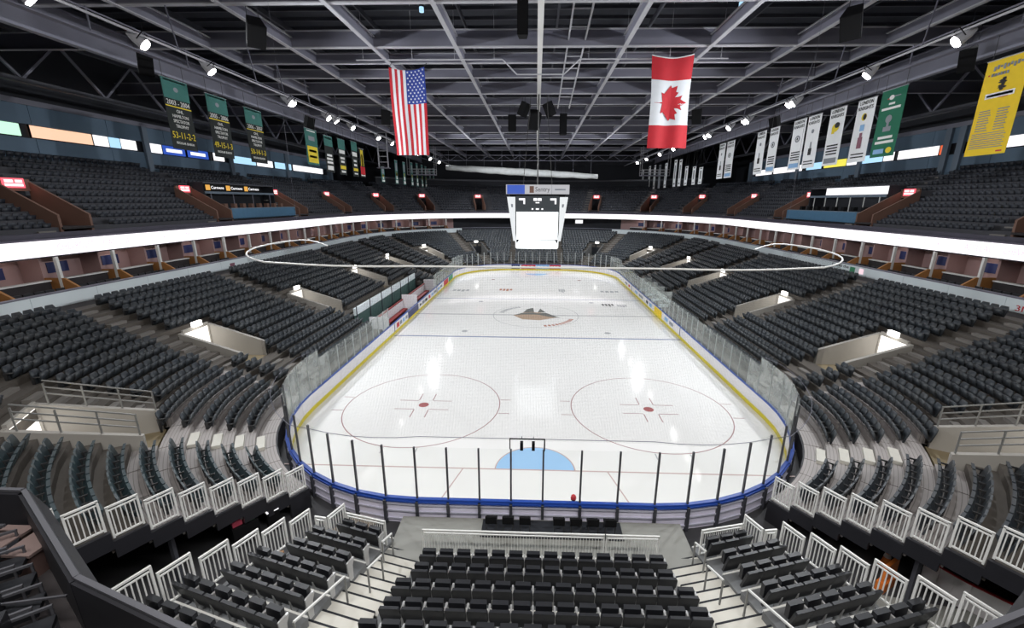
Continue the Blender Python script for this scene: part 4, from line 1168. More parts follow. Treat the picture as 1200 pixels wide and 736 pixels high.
# ------------------------------------------------------------------ lit ribbon board
rb = thing('ribbon_board', 'bright white LED ribbon board running all round the upper deck front', 'screen')
R_RB = 25.55
for sx, seg, v0, v1 in SEG_ALL:
    for a, c_ in pieces(seg, v0, v1, 5.5, R_RB):
        g = .004 / per(seg, R_RB)
        mb = MB(); strip(mb, sx, seg, a + g, c_ - g, R_RB, R_RB + .12, 8.45, 9.38, 2); part(mb, 'screen', M['e_led'], rb)
    mb = MB(); strip(mb, sx, seg, v0, v1, R_RB + .12, R_RB + .5, 8.4, 9.5); part(mb, 'housing', M['purple'], rb)
pinkish = glow('ribbon_print', (.95, .70, .80), 1.05)
for sx in (-1, 1):
    y = -17.2 if sx < 0 else -16.8
    for k, wd in enumerate(('CHEVROLET', 'CADILLAC', 'BUICK', 'GMC')):
        yy = y + (2.9 * k + (0.4 if k > 1 else 0)) * (1 if sx < 0 else 1)
        lettering(wd, .45, pinkish, rb, (sx * (CX + R_RB - .012), yy, 8.92), 2.3 if k < 2 else 1.4, (0, 0, PI / 2 if sx < 0 else -PI / 2))

# ------------------------------------------------------------------ upper deck
UR0, UT, UR, UZ, UN = 26.15, .86, .5, 9.55, 11
ud_sig = {'s': (-15.6, -1.43, 13.4), 'f': (9.5, 31.5, 50.8, 73.9), 'n': (), 'e': ()}
USEG = [(-1, 'n', 0, 30), (-1, 's', -CY, CY), (-1, 'f', 0, 90), (1, 'e', -CX, CX), (1, 'f', 0, 90), (1, 's', -CY, CY), (1, 'n', 0, 30)]
UV0, UV1, UW = 26.9, 30.5, 1.0
PB = {-1: (-.25, 11.5), 1: (-.25, 11.7)}       # press boxes, by y on each side
usurf = lambda r: UZ + UR / UT * (r - UR0)
urows = []
for sx, seg, v0, v1 in USEG:
    nm = ('%s %s' % (SIDE[sx], NAMES[seg])) if seg != 'e' else 'far end'
    t = thing('upper_stand', 'stepped dark terraces of the upper deck, %s' % nm, 'stand', kind='structure')
    mb = MB(); strip(mb, sx, seg, v0, v1, R_RB + .45, UR0 + .1, 8.4, UZ + .25); part(mb, 'front_wall', M['purple'], t)
    for j in range(UN):
        r0 = UR0 + UT * j; r1 = r0 + UT; z = UZ + UR * j; cuts = []
        if r1 > UV0 and r0 < UV1: cuts = [(v - (UW + .1) / per(seg, r0), v + (UW + .1) / per(seg, r0)) for v in ud_sig[seg]]
        if seg == 's': cuts = cuts + [PB[sx]] * (1 <= j <= 6)
        mb = MB()
        for a, c_ in intervals(v0, v1, cuts): strip(mb, sx, seg, a, c_, r0, r1 + .05, z - .6, z)
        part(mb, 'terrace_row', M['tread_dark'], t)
        r = r1 - .06
        cuts = [(v - (UW + .35) / per(seg, r), v + (UW + .35) / per(seg, r)) for v in ud_sig[seg]] if (r > UV0 and r0 < UV1 + .5) else []
        # aisle beside each entrance
        cuts += [(v + (UW + .3) / per(seg, r) * 1, v + (UW + 1.5) / per(seg, r)) for v in ud_sig[seg]]
        if seg == 's' and 0 <= j <= 6: cuts.append((PB[sx][0] - .3, PB[sx][1] + .3))
        for a, c_ in intervals(v0, v1, cuts):
            n = int((c_ - a) * per(seg, r) / .53)
            for k in range(n):
                v = a + ((c_ - a) - n * .53 / per(seg, r)) / 2 + .53 / per(seg, r) * (k + .5)
                p, nn = ring(sx, seg, v, r); urows.append((p.x, p.y, z, math.atan2(-nn.y, -nn.x) - PI / 2))
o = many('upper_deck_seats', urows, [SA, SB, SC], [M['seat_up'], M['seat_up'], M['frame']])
tag(o, 'thousands of dark folded seats filling the upper deck above the ribbon board', 'seats', kind='stuff')
# upper entrances with exit signs
L = UV1 - UV0 + .2
zf, zb = usurf(UV0) + .85, usurf(UV1) + .95
uw = [recalc(MB().prism([(0, 9.0), (L, 9.0), (L, zb), (0, zf)], .16, 1, s * UW - .08).mesh('side_wall', M['brown'])) for s in (-1, 1)]
ub = MB().box(L - .12, L, -UW, UW, 12.35, zb + .1).mesh('lintel', M['brown']); ufl = MB().box(-.1, L + .6, -UW, UW, 9.9, 10.05).mesh('floor_slab', M['carpet'])
uo = MB().box(L + .4, L + .5, -UW, UW, 10.0, 12.5).mesh('dark_opening', M['dark'])
ust = MB().box(-.16, .16, -.5, .5, 0, .1).mesh('step', M['step'])
sg_b = MB().box(-.06, 0, -.62, .62, 0, .62).mesh('housing', M['e_exit'])
sg_w = MB().box(-.075, -.06, -.52, .52, .1, .26).box(-.075, -.06, -.5, -.1, .33, .52).box(-.075, -.06, 0.02, .5, .33, .52)
sg_w = sg_w.mesh('sign_face', M['e_exitw'])
for sx in (-1, 1):
    for seg in 'sf':
        for k, v in enumerate(ud_sig[seg]):
            p, nn = ring(sx, seg, v, UV0); a = math.atan2(nn.y, nn.x)
            w_ = '%s on the %s %s' % (ORD[k], SIDE[sx], NAMES[seg])
            t = thing('deck_entrance', 'brown walled entrance of the upper deck, ' + w_, 'entrance', (p.x, p.y, 0), a)
            for me in uw: obj('side_wall', me, t)
            obj('lintel', ub, t); obj('floor_slab', ufl, t); obj('dark_opening', uo, t)
            for j in range(UN - 1):
                s = obj('step', ust, t, (UR0 - UV0 + UT * (j + 1) + .02, (UW + .9) * (1), UZ + UR * j + .2))
            q = p + nn * (L - .13)
            e = thing('exit_sign', 'glowing red exit sign over the upper deck entrance, ' + w_, 'sign', (q.x, q.y, 12.55), a)
            obj('housing', sg_b, e); obj('sign_face', sg_w, e)
            point('sign_glow', (-.5, 0, .1), 2.5, (1, .35, .28), .1, e)
# press boxes in the upper deck
def bx(sx, a, c, y0, y1, z0, z1): return MB().box(min(sx * a, sx * c), max(sx * a, sx * c), y0, y1, z0, z1)


for sx in (-1, 1):
    y0, y1 = PB[sx]; X = sx * (CX + 27.0)
    t = thing('press_box', 'press box with blue desk and dark opening in the %s upper deck' % SIDE[sx], 'booth', (X, 0, 0))
    part(bx(sx, 0, .12, y0, y1, 9.9, 10.95), 'desk_front', M['blue_desk'], t); part(bx(sx, 0, .6, y0, y1, 10.95, 11.02), 'desk_top', M['pilaster'], t)
    part(bx(sx, 0, 4.1, y0, y1, 9.8, 9.95), 'floor', M['dark'], t)
    part(bx(sx, 4.0, 4.1, y0, y1, 9.9, 13.5), 'rear_wall', M['dark'], t); part(bx(sx, 2.5, 4.1, y0, y1, 13.45, 13.6), 'roof', M['steel_dark'], t)
    for y in (y0, y1): part(bx(sx, 2.5, 4.1, y - .06, y + .06, 9.9, 13.5), 'end_wall', M['wall_dark'], t)
    for y in (y0, y1): part(bx(sx, .0, 2.5, y - .06, y + .06, 9.9, 10.95), 'end_wall', M['pilaster'], t)
    part(bx(sx, 2.5, 2.65, y0, y1, 12.45, 12.68), 'header', M['pilaster'], t)
    for k in range(6 if sx > 0 else 4):
        y = y0 + .9 + (y1 - y0 - 1.8) * (k / 5 if sx > 0 else k / 3); part(MB().bar((sx * 2.55, y, 10.95), (sx * 2.55, y, 12.5), .07), 'window_post', M['white'] if sx > 0 else M['steel'], t)
    for k in range(8):
        y = y0 + .9 + (y1 - y0 - 1.8) * k / 7
        part(bx(sx, 1.1, 1.5, y - .22, y + .22, 10.3, 11.45), 'chair_back', M['brown'] if sx < 0 else M['black'], t)
    s = thing('press_box_sign', 'black sign with three amber marks above the left press box' if sx < 0 else 'plain bright white sign above the right press box', 'sign', (X + sx * 2.45, 0, 12.72))
    part(bx(sx, 0, .12, y0 - .02, 8.7, 0, .68 if sx < 0 else .76), 'panel', M['black'] if sx < 0 else M['e_white'], s)
    if sx < 0:
        for k in range(3):
            y = y0 + .5 + 2.95 * k
            part(MB().box(.0, .02, y - .3, y + .3, .08, .6), 'amber_mark', M['e_amber'], s); lettering('Carmens', .3, M['e_white'], s, (.02, y + 1.35, .34), 1.85, (0, 0, PI / 2))

# ------------------------------------------------------------------ blue-grey upper walls with screens
XW = CX + 35.7
for sx in (-1, 1):
    wl = thing('upper_wall', 'blue grey panelled wall behind the %s upper deck' % SIDE[sx], 'wall', kind='structure')
    x0, x1 = sorted((sx * XW, sx * (XW + .3)))
    for k in range(13):
        y = -40 + 6.2 * k; part(MB().box(x0, x1, y + .02, y + 6.18, 14.2, 16.45), 'wall_panel', M['wall'], wl)
        part(MB().box(x0, x1, y + .02, y + 6.18, 17.5, 18.9), 'wall_panel', M['wall'], wl)
    part(MB().box(min(sx * (XW + .25), sx * (XW + .3)), max(sx * (XW + .25), sx * (XW + .3)), -40, 40.6, 16.4, 17.5), 'recess', M['dark'], wl)
    part(MB().box(min(sx * (XW - .2), sx * (XW + .3)), max(sx * (XW - .2), sx * (XW + .3)), -40, 40.6, 18.9, 19.3), 'cornice', M['steel'], wl)
    part(MB().box(min(sx * (XW - .6), sx * (XW + 6)), max(sx * (XW - .6), sx * (XW + 6)), 40.0, 40.6, 13.5, 19.0), 'end_pier', M['pilaster'], wl)
    part(MB().box(min(sx * (XW + 1), sx * (XW + 1.2)), max(sx * (XW + 1), sx * (XW + 1.2)), -40, 40.6, 19.3, 25.2), 'dark_upper_wall', M['wall_dark'], wl)
    for y in ((-27, -14.6, .9, 13.2, 26) if sx < 0 else (-27, -13, .2, 1.6, 13, 26)): part(MB().box(min(sx * (XW - .25), sx * XW), max(sx * (XW - .25), sx * XW), y - .3, y + .3, 14.2, 18.9), 'pilaster', M['pilaster'], wl)
scr = {-1: [(-14, -9.9, 'e_green'), (-9.2, -4.4, 'e_orange'), (-4.3, -2.9, 'e_white'), (-1.7, -.05, 'e_white'), (-2.85, -1.75, 'e_lblue'), (1.5, 2.9, 'e_white'), (3.0, 6.0, 'e_blue'), (6.3, 9.5, 'e_blue'), (10.3, 12.2, 'e_white'),
            (13.8, 18.5, 'e_lblue'), (18.7, 22.5, 'e_white'), (23, 27.5, 'e_lblue'), (28, 38, 'e_white')],
       1: [(-14, -9.3, 'e_orange'), (-9.2, -7.2, 'e_white'), (-5.5, -2.4, 'e_white'), (1.9, 2.5, 'e_red'), (2.5, 7.5, 'e_white'), (8, 9.5, 'e_white'), (9.6, 13, 'e_lblue'), (13.2, 15.5, 'e_white'), (15.6, 20, 'e_yellow'), (20.5, 24, 'e_lblue'), (25, 33, 'e_white'), (33.5, 39, 'e_white')]}
nmz = {'e_green': 'pale green', 'e_orange': 'orange', 'e_white': 'white', 'e_lblue': 'light blue', 'e_blue': 'deep blue', 'e_red': 'red', 'e_yellow': 'yellow'}
for sx in (-1, 1):
    for k, (a, c_, m) in enumerate(sorted(scr[sx])):
        t = thing('wall_screen', 'lit %s screen in the %s upper wall, %s from the camera' % (nmz[m], SIDE[sx], ORD[k]), 'screen', (sx * (XW + .1), (a + c_) / 2, 16.5))
        h = (c_ - a) / 2
        part(MB().box(-.06, .06, -h, h, .06, .94), 'panel', M[m], t)
        for u in (-h - .04, h + .01): part(MB().box(-.08, .08, u, u + .03, 0, 1), 'frame', M['black'], t)
        if m == 'e_blue': part(MB().box(-.07 if sx > 0 else .06, -.06 if sx > 0 else .07, -h * .7, h * .7, .32, .66), 'caption', M['e_white'], t)
# dark back wall over the far seats
fw = thing('far_upper_wall', 'dark wall above the last rows of the far upper deck', 'wall', kind='structure')
for sx, seg, v0, v1 in USEG:
    if seg in 'fe':
        mb = MB(); strip(mb, sx, seg, v0 + (0 if seg == 'e' else 38), v1, UR0 + UT * UN, UR0 + UT * UN + .3, 13, 16.2); part(mb, 'wall_panel', M['wall_dark'], fw)
        mb = MB(); strip(mb, sx, seg, v0 + (0 if seg == 'e' else 38), v1, UR0 + UT * UN - .2, UR0 + UT * UN + .4, 16.2, 16.5); part(mb, 'cornice', M['steel_dark'], fw)
# camera platforms with pale rails at the far corners
for sx in (-1, 1):
    t = thing('follow_spot_platform', 'small railed platform hung under the roof at the far %s' % SIDE[sx], 'platform', (sx * 22.2, 41, 16.6))
    part(MB().box(-2.6, 2.6, -.8, .8, 0, .15), 'deck', M['steel'], t)
    bb = [MB().bar((-2.6, y, z), (2.6, y, z), .06) for y in (-.8, .8) for z in (.6, 1.1)]
    for q in bb: part(q, 'rail', M['steel_pale'], t)
    for x in (-2.6, -.9, .9, 2.6):
        for y in (-.8, .8): part(MB().bar((x, y, 0), (x, y, 5.2 if abs(x) > 2 else 1.1), .07), 'post', M['steel_pale'], t)
t = thing('light_tower', 'pale ladder frame hung under the roof beyond the left banners', 'frame', (-23.5, 23.5, 16.6))
for x in (-.7, .7):
    for y in (-.12, .12): part(MB().bar((x, y, 0), (x, y, 5), .09), 'post', M['steel_pale'], t)
for z in (.1, .9, 1.7, 2.5, 3.3): part(MB().bar((-.7, -.12, z), (.7, -.12, z), .09), 'rung', M['steel_pale'], t)
part(MB().box(-.8, .8, -.8, .8, 0, .1), 'deck', M['steel'], t)

# ------------------------------------------------------------------ scoreboard
sb = thing('scoreboard', 'four sided hanging scoreboard with bright white screens over centre ice', 'scoreboard', (0, 0, 0))
YF = -2.75


def board_face(rz):
    f = obj('face', None, sb, (0, 0, 0), (0, 0, rz))
    return f


def yf(z): return -(2.08 + (z - 7.7) * .15)


def slab(x0, x1, z0, z1, out=0.0, d=.1):
    """panel on the leaning face of the scoreboard"""
    return MB().hexa([(x0, yf(z0) - out, z0), (x1, yf(z0) - out, z0), (x1, yf(z0) - out + d, z0), (x0, yf(z0) - out + d, z0), (x0, yf(z1) - out, z1), (x1, yf(z1) - out, z1), (x1, yf(z1) - out + d, z1), (x0, yf(z1) - out + d, z1)])


def tp(z):      # half width of the body at height z
    return 2.12 + (z - 7.7) * .165


for q in range(4):
    rz = q * PI / 2
    R4 = Matrix.Rotation(rz, 4, 'Z')

    def fp(mb, name, m, parent=sb):
        o = part(mb, name, m, parent); o.rotation_euler = (0, 0, rz) if parent is sb else (0, 0, 0); return o
    hd = fp(MB().box(-2.95, 2.95, YF - .2, YF - .05, 12.5, 13.35), 'header', M['e_head'])
    if q % 2 == 0:
        part(MB().box(-2.85, -1.2, YF - .215, YF - .2, 12.52, 13.32), 'header_blue', M['e_blue'], hd)
        part(MB().box(-.75, -.35, YF - .215, YF - .2, 12.62, 13.22), 'header_mark', M['brown'], hd)
        lettering('Sentry', .42, M['print_black'], hd, (.45, YF - .21, 12.92), 1.35)
        part(MB().box(1.3, 1.33, YF - .215, YF - .2, 12.5, 13.35), 'header_joint', M['print_grey'], hd)
        part(MB().box(1.6, 2.6, YF - .215, YF - .2, 12.85, 12.98), 'header_print', M['print_grey'], hd)
    fp(slab(-2.05, 2.05, 10.9, 12.35), 'stat_panel', M['e_dark'])
    sc_ = fp(slab(-2.0, 2.0, 8.25, 10.88, .04, .14), 'screen', M['e_screen'])
    fp(MB().sweep([[(-2.0 * k, -1.98 - .22 * (1 - k * k), 7.35), (-2.0 * k, -1.8, 7.35), (-2.0 * k, -1.8, 8.18), (-2.0 * k, -2.0 - .22 * (1 - k * k), 8.18)] for k in (-1, -.5, 0, .5, 1)]), 'lower_screen', M['e_screen'])
    for s in (-1, 1):
        z0, z1 = 8.1, 12.25
        p0 = [(s * 2.1, yf(z0), z0), (s * tp(z0) * 1.06, yf(z0), z0), (s * tp(z1), yf(z1), z1), (s * 2.1, yf(z1), z1)]
        p1 = [(x, y + .15, z) for x, y, z in p0]
        sp_ = fp(MB().sweep([p0, p1]), 'side_panel', M['e_side'])
        part(slab(s * 2.42 - .1, s * 2.42 + .1, 11.3, 11.6, .01, .01), 'side_mark', M['print_grey'], sp_)
    # the digits
    for x in (-1.75, 1.2):
        fp(slab(x, x + .58, 11.95, 12.13, .02, .02), 'digit', M['e_white']); fp(slab(x + .42, x + .58, 11.6, 11.95, .02, .02), 'digit', M['e_white'])
    for x in (-.38, .03): fp(slab(x, x + .35, 11.9, 12.15, .02, .02), 'clock_digit', M['e_white'])
    fp(slab(-.18, .18, 11.68, 11.78, .02, .02), 'period', M['e_white'])
    for x0, x1 in ((-.15, .15), (-.55, -.38), (.38, .55)): fp(slab(x0, x1, 11.08, 11.22, .02, .02), 'penalty_digit', M['e_white'])
part(MB().sweep([[(-1.95, -1.95, 7.5), (1.95, -1.95, 7.5), (1.95, 1.95, 7.5), (-1.95, 1.95, 7.5)], [(-2.6, -2.6, 12.5), (2.6, -2.6, 12.5), (2.6, 2.6, 12.5), (-2.6, 2.6, 12.5)]]), 'core', M['black'], sb)
part(MB().box(-2.9, 2.9, -2.9, 2.9, 12.45, 12.55), 'top_deck', M['black'], sb)
part(MB().box(-1.9, 1.9, -1.9, 1.9, 7.3, 7.5), 'bottom_deck', M['black'], sb)
for x in (-1.5, 1.5): part(MB().bar((x, 0, 12.5), (x * .5, 0, ZT), .05), 'hoist_cable', M['cable'], sb)
part(MB().tube((0, 0, 12.5), (0, 0, ZT), .07), 'hoist_cable', M['cable'], sb)


# ------------------------------------------------------------------ banners: upright boards of cloth facing the ice
def banner(sx, y0, y1, zt, zb, label, cloth, deco, X=24.0, group=None):
    y0, y1 = min(y0, y1), max(y0, y1); wd = y1 - y0; h = zt - zb
    t = thing('banner', label, 'banner', (sx * X, (y0 + y1) / 2, zb), PI / 2 if sx < 0 else -PI / 2, group)
    mb = MB(); nx, nz = 5, 8; rows = []
    ph = random.random() * 6
    vs = []; fs = []
    for s in (0, 1):
        for j in range(nz + 1):
            for i in range(nx + 1):
                vs.append((-wd / 2 + wd * i / nx, .012 * s - .006 + .02 * math.sin(j * .9 + i * 1.3 + ph) * (1 - j / nz), h * j / nz))
    N = (nx + 1) * (nz + 1)
    for j in range(nz):
        for i in range(nx):
            a = j * (nx + 1) + i; fs += [(a, a + 1, a + nx + 2, a + nx + 1), (N + a, N + a + nx + 1, N + a + nx + 2, N + a + 1)]
    for j in range(nz):
        for i in (0, nx):
            a = j * (nx + 1) + i; fs.append((a, a + nx + 1, N + a + nx + 1, N + a))
    part(mb.add(vs, fs), 'cloth', M[cloth], t)
    part(MB().bar((-wd / 2 - .05, 0, h), (wd / 2 + .05, 0, h), .05), 'rod', M['steel_pale'], t)
    for x in (-wd * .4, wd * .4): part(MB().bar((x, 0, h), (x, 0, 20.35 - zb), .02), 'cord', M['cable'], t)
    deco(t, wd, h)
    return t


def pbar(t, m, x0, x1, z0, z1, nm='print'): return part(MB().box(x0, x1, -.034, -.026, z0, z1), nm, M[m], t)


def disc(t, m, cx, cz, rx, rz, nm='emblem', n=12, d=-.036):
    return part(MB().prism([(cx + rx * math.cos(2 * PI * k / n), cz + rz * math.sin(2 * PI * k / n)) for k in range(n)], .008, 1, d), nm, M[m], t)


def season(years, record):
    def f(t, wd, h):
        pbar(t, 'cloth_teal', -wd / 2, wd / 2, h * .72, h, 'green_head'); pbar(t, 'print_white', -wd * .42, wd * .42, h * .965, h * .985)
        disc(t, 'print_grey', 0, h * .86, wd * .09, h * .035)
        lettering(years, .3, M['print_white'], t, (0, -.04, h * .665), wd * .88); pbar(t, 'gold', -wd / 2, wd / 2, h * .605, h * .62)
        for k, (s, q) in enumerate((('OHL', .26), ('HAMILTON', .62), ('SPECTATOR', .62), ('TROPHY', .5))):
            lettering(s, .2, M['print_white'], t, (0, -.04, h * (.55 - .072 * k)), wd * q)
        lettering(record, .42, M['gold'], t, (0, -.04, h * .2), wd * .9); lettering('REGULAR SEASON', .15, M['print_white'], t, (0, -.04, h * .09), wd * .7)
    return f


def plain_rows(rows):
    def f(t, wd, h):
        for m, fx, z0, z1 in rows: pbar(t, m, -wd * fx / 2, wd * fx / 2, h * z0, h * z1)
    return f


banner(-1, -15.0, -12.9, 19.4, 15.1, 'green and black season banner on the left, first from the camera', 'cloth_black', season('2003 - 2004', '53-11-2-2'))
banner(-1, -11.3, -9.2, 19.25, 14.95, 'green and black season banner on the left, second from the camera', 'cloth_black', season('2005 - 2006', '49-15-1-3'))
banner(-1, -7.2, -5.0, 19.15, 14.92, 'green and black season banner on the left, third from the camera', 'cloth_black', season('2006 - 2007', '50-14-1-3'))
banner(-1, 2.0, 4.5, 19.05, 15.5, 'green banner with yellow lower half on the left', 'cloth_teal', plain_rows([('gold', .82, .06, .52), ('print_black', .6, .36, .42), ('print_black', .6, .2, .26), ('print_white', .7, .93, .96), ('print_grey', .5, .68, .8)]))
banner(-1, 6.0, 8.0, 18.9, 15.0, 'green and black banner just beyond the yellow one on the left', 'cloth_black', plain_rows([('cloth_teal', 1, .72, 1), ('print_white', .8, .92, .95), ('print_white', .6, .44, .5), ('print_white', .7, .34, .4), ('print_white', .7, .24, .3), ('print_white', .7, .06, .18)]))
banner(-1, 9.4, 11.3, 19.0, 14.9, 'green and black banner with yellow digits, second beyond the yellow one', 'cloth_black', plain_rows([('cloth_teal', 1, .72, 1), ('print_white', .8, .6, .7), ('print_white', .6, .44, .5), ('print_white', .5, .34, .4), ('gold', .8, .16, .26), ('print_white', .6, .06, .12)]))
banner(-1, 13.2, 15.0, 19.2, 14.9, 'green and black banner with white dates, beside the red one', 'cloth_black', plain_rows([('cloth_teal', 1, .74, 1), ('print_white', .8, .58, .7), ('print_white', .5, .42, .48), ('print_white', .5, .3, .36), ('gold', .8, .16, .24), ('print_white', .6, .06, .1)]))
banner(-1, 15.6, 17.3, 18.6, 14.9, 'black banner with red tip and yellow edge on the left', 'cloth_black', plain_rows([('cloth_red', .9, .1, .38), ('gold', .5, .4, .95), ('cloth_red', .3, .4, .8), ('print_white', .8, .05, .09)]))
farL = [(24.3, 16.9), (31.0, 18.4), (35.4, 18.5), (40.3, 18.8), (44.0, 19.0), (47.8, 19.0), (50.8, 18.9), (54.5, 18.7), (58.0, 19.0)]
for k, (y, zt) in enumerate(farL):
    banner(-1, y - .7, y + .7, zt, 14.6, 'slim pale green banner in the far left row, %s from the camera' % ORD[k], 'cloth_teal', plain_rows([('print_grey', .6, .55, .9), ('gold', .5, .35, .5), ('print_white', .8, .04, .16), ('print_white', .4, .2, .5)]))


def white_banner(em, low):
    def f(t, wd, h):
        lettering('LONDON', .26, M['print_black'], t, (0, -.04, h * .945), wd * .72); lettering('KNIGHTS', .26, M['print_black'], t, (0, -.04, h * .86), wd * .80)
        if em == 'head':
            disc(t, 'gold', 0, h * .66, wd * .22, h * .075); disc(t, 'print_black', wd * .1, h * .7, wd * .16, h * .05, d=-.042); pbar(t, 'gold', -wd * .2, -wd * .02, h * .56, h * .63)
        elif em == 'cup':
            disc(t, 'gold', 0, h * .72, wd * .14, h * .06); disc(t, 'print_black', wd * .04, h * .72, wd * .09, h * .05, d=-.042); pbar(t, 'print_blue', -wd * .12, wd * .12, h * .5, h * .6)
            pbar(t, 'print_pink', -wd * .12, wd * .12, h * .22, h * .40); pbar(t, 'print_pink', -wd * .07, wd * .07, h * .40, h * .47)
        elif em == 'ring':
            disc(t, 'print_grey', 0, h * .62, wd * .2, h * .07); disc(t, 'cloth_white', 0, h * .62, wd * .11, h * .04, d=-.042); disc(t, 'print_black', 0, h * .62, wd * .06, h * .03, d=-.046)
        else:
            pbar(t, 'print_black', -wd * .12, wd * .12, h * .25, h * .38); disc(t, 'print_grey', 0, h * .7, wd * .1, h * .04); pbar(t, 'print_grey', -wd * .05, wd * .05, h * .38, h * .5)
        if low:
            for k in range(4): pbar(t, 'print_black', -wd * .36 + .05 * (k % 2), wd * .36, h * (.34 - .05 * k), h * (.365 - .05 * k))
            pbar(t, 'print_blue' if low == 'b' else 'print_grey', -wd * .4, wd * .4, h * .04, h * .13)
        else:
            for k in range(2): pbar(t, 'print_black', -wd * .36, wd * .36, h * (.12 - .05 * k), h * (.14 - .05 * k))
    return f


def yellow_deco(t, wd, h):
    for k in range(9):       # sketched header line
        pbar(t, 'print_grey', -wd * .3 + wd * .075 * k, -wd * .3 + wd * .075 * k + wd * .05, h * (.885 + .012 * (k % 3)), h * (.93 + .01 * (k % 2)))
    for k in range(6): pbar(t, 'print_grey', -wd * .32 + wd * .07 * k, -wd * .32 + wd * .07 * k + wd * .05, h * .83, h * .86)
    pbar(t, 'print_red', -wd * .40, -wd * .36, h * .84, h * .855)
    for k in range(7): disc(t, 'print_black', wd * (.02 * math.sin(k * 2.4)), h * (.68 + .018 * k), wd * (.05 + .03 * ((k * 5) % 3)), h * .012, 'drawing', 6)
    pbar(t, 'cloth_white', -wd * .34, wd * .34, h * .60, h * .655); pbar(t, 'print_blue', -wd * .3, wd * .3, h * .615, h * .64); pbar(t, 'print_red', -wd * .02, wd * .2, h * .595, h * .602)
    for k in range(9):
        z = h * (.47 - .026 * k)
        pbar(t, 'print_grey', -wd * .38, -wd * .12 + wd * .02 * (k % 3), z, z + h * .01); pbar(t, 'print_grey', wd * .06, wd * .33 - wd * .03 * (k % 2), z, z + h * .01)
    for k in range(8): z = h * (.23 - .022 * k); pbar(t, 'print_grey', -wd * .42, wd * (.36 + .04 * (k % 2)), z, z + h * .008)
    pbar(t, 'print_red', wd * .28, wd * .42, h * .025, h * .04)


def green_deco(t, wd, h):
    disc(t, 'print_white', -wd * .05, h * .875, wd * .10, h * .035); pbar(t, 'print_red', -wd * .22, -wd * .1, h * .855, h * .87); pbar(t, 'print_grey', 0, wd * .3, h * .875, h * .89)
    pbar(t, 'print_white', -wd * .12, wd * .12, h * .77, h * .80); pbar(t, 'print_white', -wd * .38, wd * .38, h * .70, h * .735)
    disc(t, 'print_grey', 0, h * .56, wd * .13, h * .06); pbar(t, 'print_grey', -wd * .05, wd * .05, h * .44, h * .54); pbar(t, 'print_grey', -wd * .16, wd * .16, h * .38, h * .45)
    pbar(t, 'print_white', -wd * .3, wd * .3, h * .27, h * .31); pbar(t, 'print_white', -wd * .38, wd * .38, h * .2, h * .24)
    pbar(t, 'print_blue', -wd * .38, wd * .06, h * .05, h * .12); disc(t, 'gold', wd * .26, h * .09, wd * .12, h * .045)


banner(1, -19.9, -17.75, 19.15, 14.4, 'big yellow banner with drawing and lists on the right', 'cloth_yellow', yellow_deco)
banner(1, -12.7, -10.6, 19.35, 15.0, 'dark green banner between the yellow and the white ones', 'cloth_green', green_deco)
W5 = [(-10.15, -8.35, 'cup', None, 'white banner with gold crest and pink cup, first of the right row'), (-7.15, -5.3, 'head', 'g', 'white banner with large gold helmet crest, second of the right row'),
      (-4.2, -2.4, 'tall', None, 'white banner with small black trophy, third of the right row'), (-2.1, -.2, 'ring', 'b', 'white banner with grey ring emblem, fourth of the right row'),
      (2.2, 3.9, 'ring', 'b', 'white banner with grey ring emblem, fifth of the right row'), (4.7, 6.5, 'tall', None, 'white banner with small black trophy, sixth of the right row'),
      (12.0, 14.1, 'ring', 'b', 'white banner standing apart, first of the pair on the right'), (14.6, 16.4, 'tall', None, 'white banner standing apart, second of the pair on the right')]
for a, c_, em, low, lab in W5: banner(1, a, c_, 19.2, 14.85, lab, 'cloth_white', white_banner(em, low))
farR = [(22.2, 16.8), (25.0, 17.1), (28.5, 17.4), (31.7, 18.7), (34.4, 18.9), (39.9, 18.8), (44.0, 18.8), (47.7, 19.1), (51.8, 19.2), (57.5, 18.8)]
for k, (y, zt) in enumerate(farR):
    banner(1, y - .7, y + .7, zt, 14.45, 'slim white banner in the far right row, %s from the camera' % ORD[k], 'cloth_white' if k != 6 else 'print_grey', plain_rows([('print_black', .5, .9, .96), ('print_grey', .35, .3, .8), ('print_grey', .6, .08, .14)]))


# ------------------------------------------------------------------ the two flags
def cloth_fn(wd, h, sag, ph):
    def f(u, v):      # u 0..1 across, v 0..1 down
        x = (u - .5) * wd * (1 - .10 * v * 0 + .03 * math.sin(v * 5 + ph)) + .10 * v
        z = -h * v - sag * (4 * u * (1 - u)) * (1 - v) ** 2
        y = .10 * math.sin(u * 11 + ph + v * 1.2) * (.35 + .65 * v) + .05 * math.sin(v * 7 + u * 3 + ph)
        return Vector((x, y, z))
    return f


def sheet(mb, f, u0, u1, v0, v1, nu, nv, off=0.0, th=.012):
    P = [[f(u0 + (u1 - u0) * i / nu, v0 + (v1 - v0) * j / nv) + Vector((0, off, 0)) for i in range(nu + 1)] for j in range(nv + 1)]
    vs = [p for r in P for p in r] + [p + Vector((0, th, 0)) for r in P for p in r]; N = (nu + 1) * (nv + 1); fs = []
    for j in range(nv):
        for i in range(nu):
            a = j * (nu + 1) + i; fs += [(a, a + nu + 1, a + nu + 2, a + 1), (N + a, N + a + 1, N + a + nu + 2, N + a + nu + 1)]
    mb.add(vs, fs)


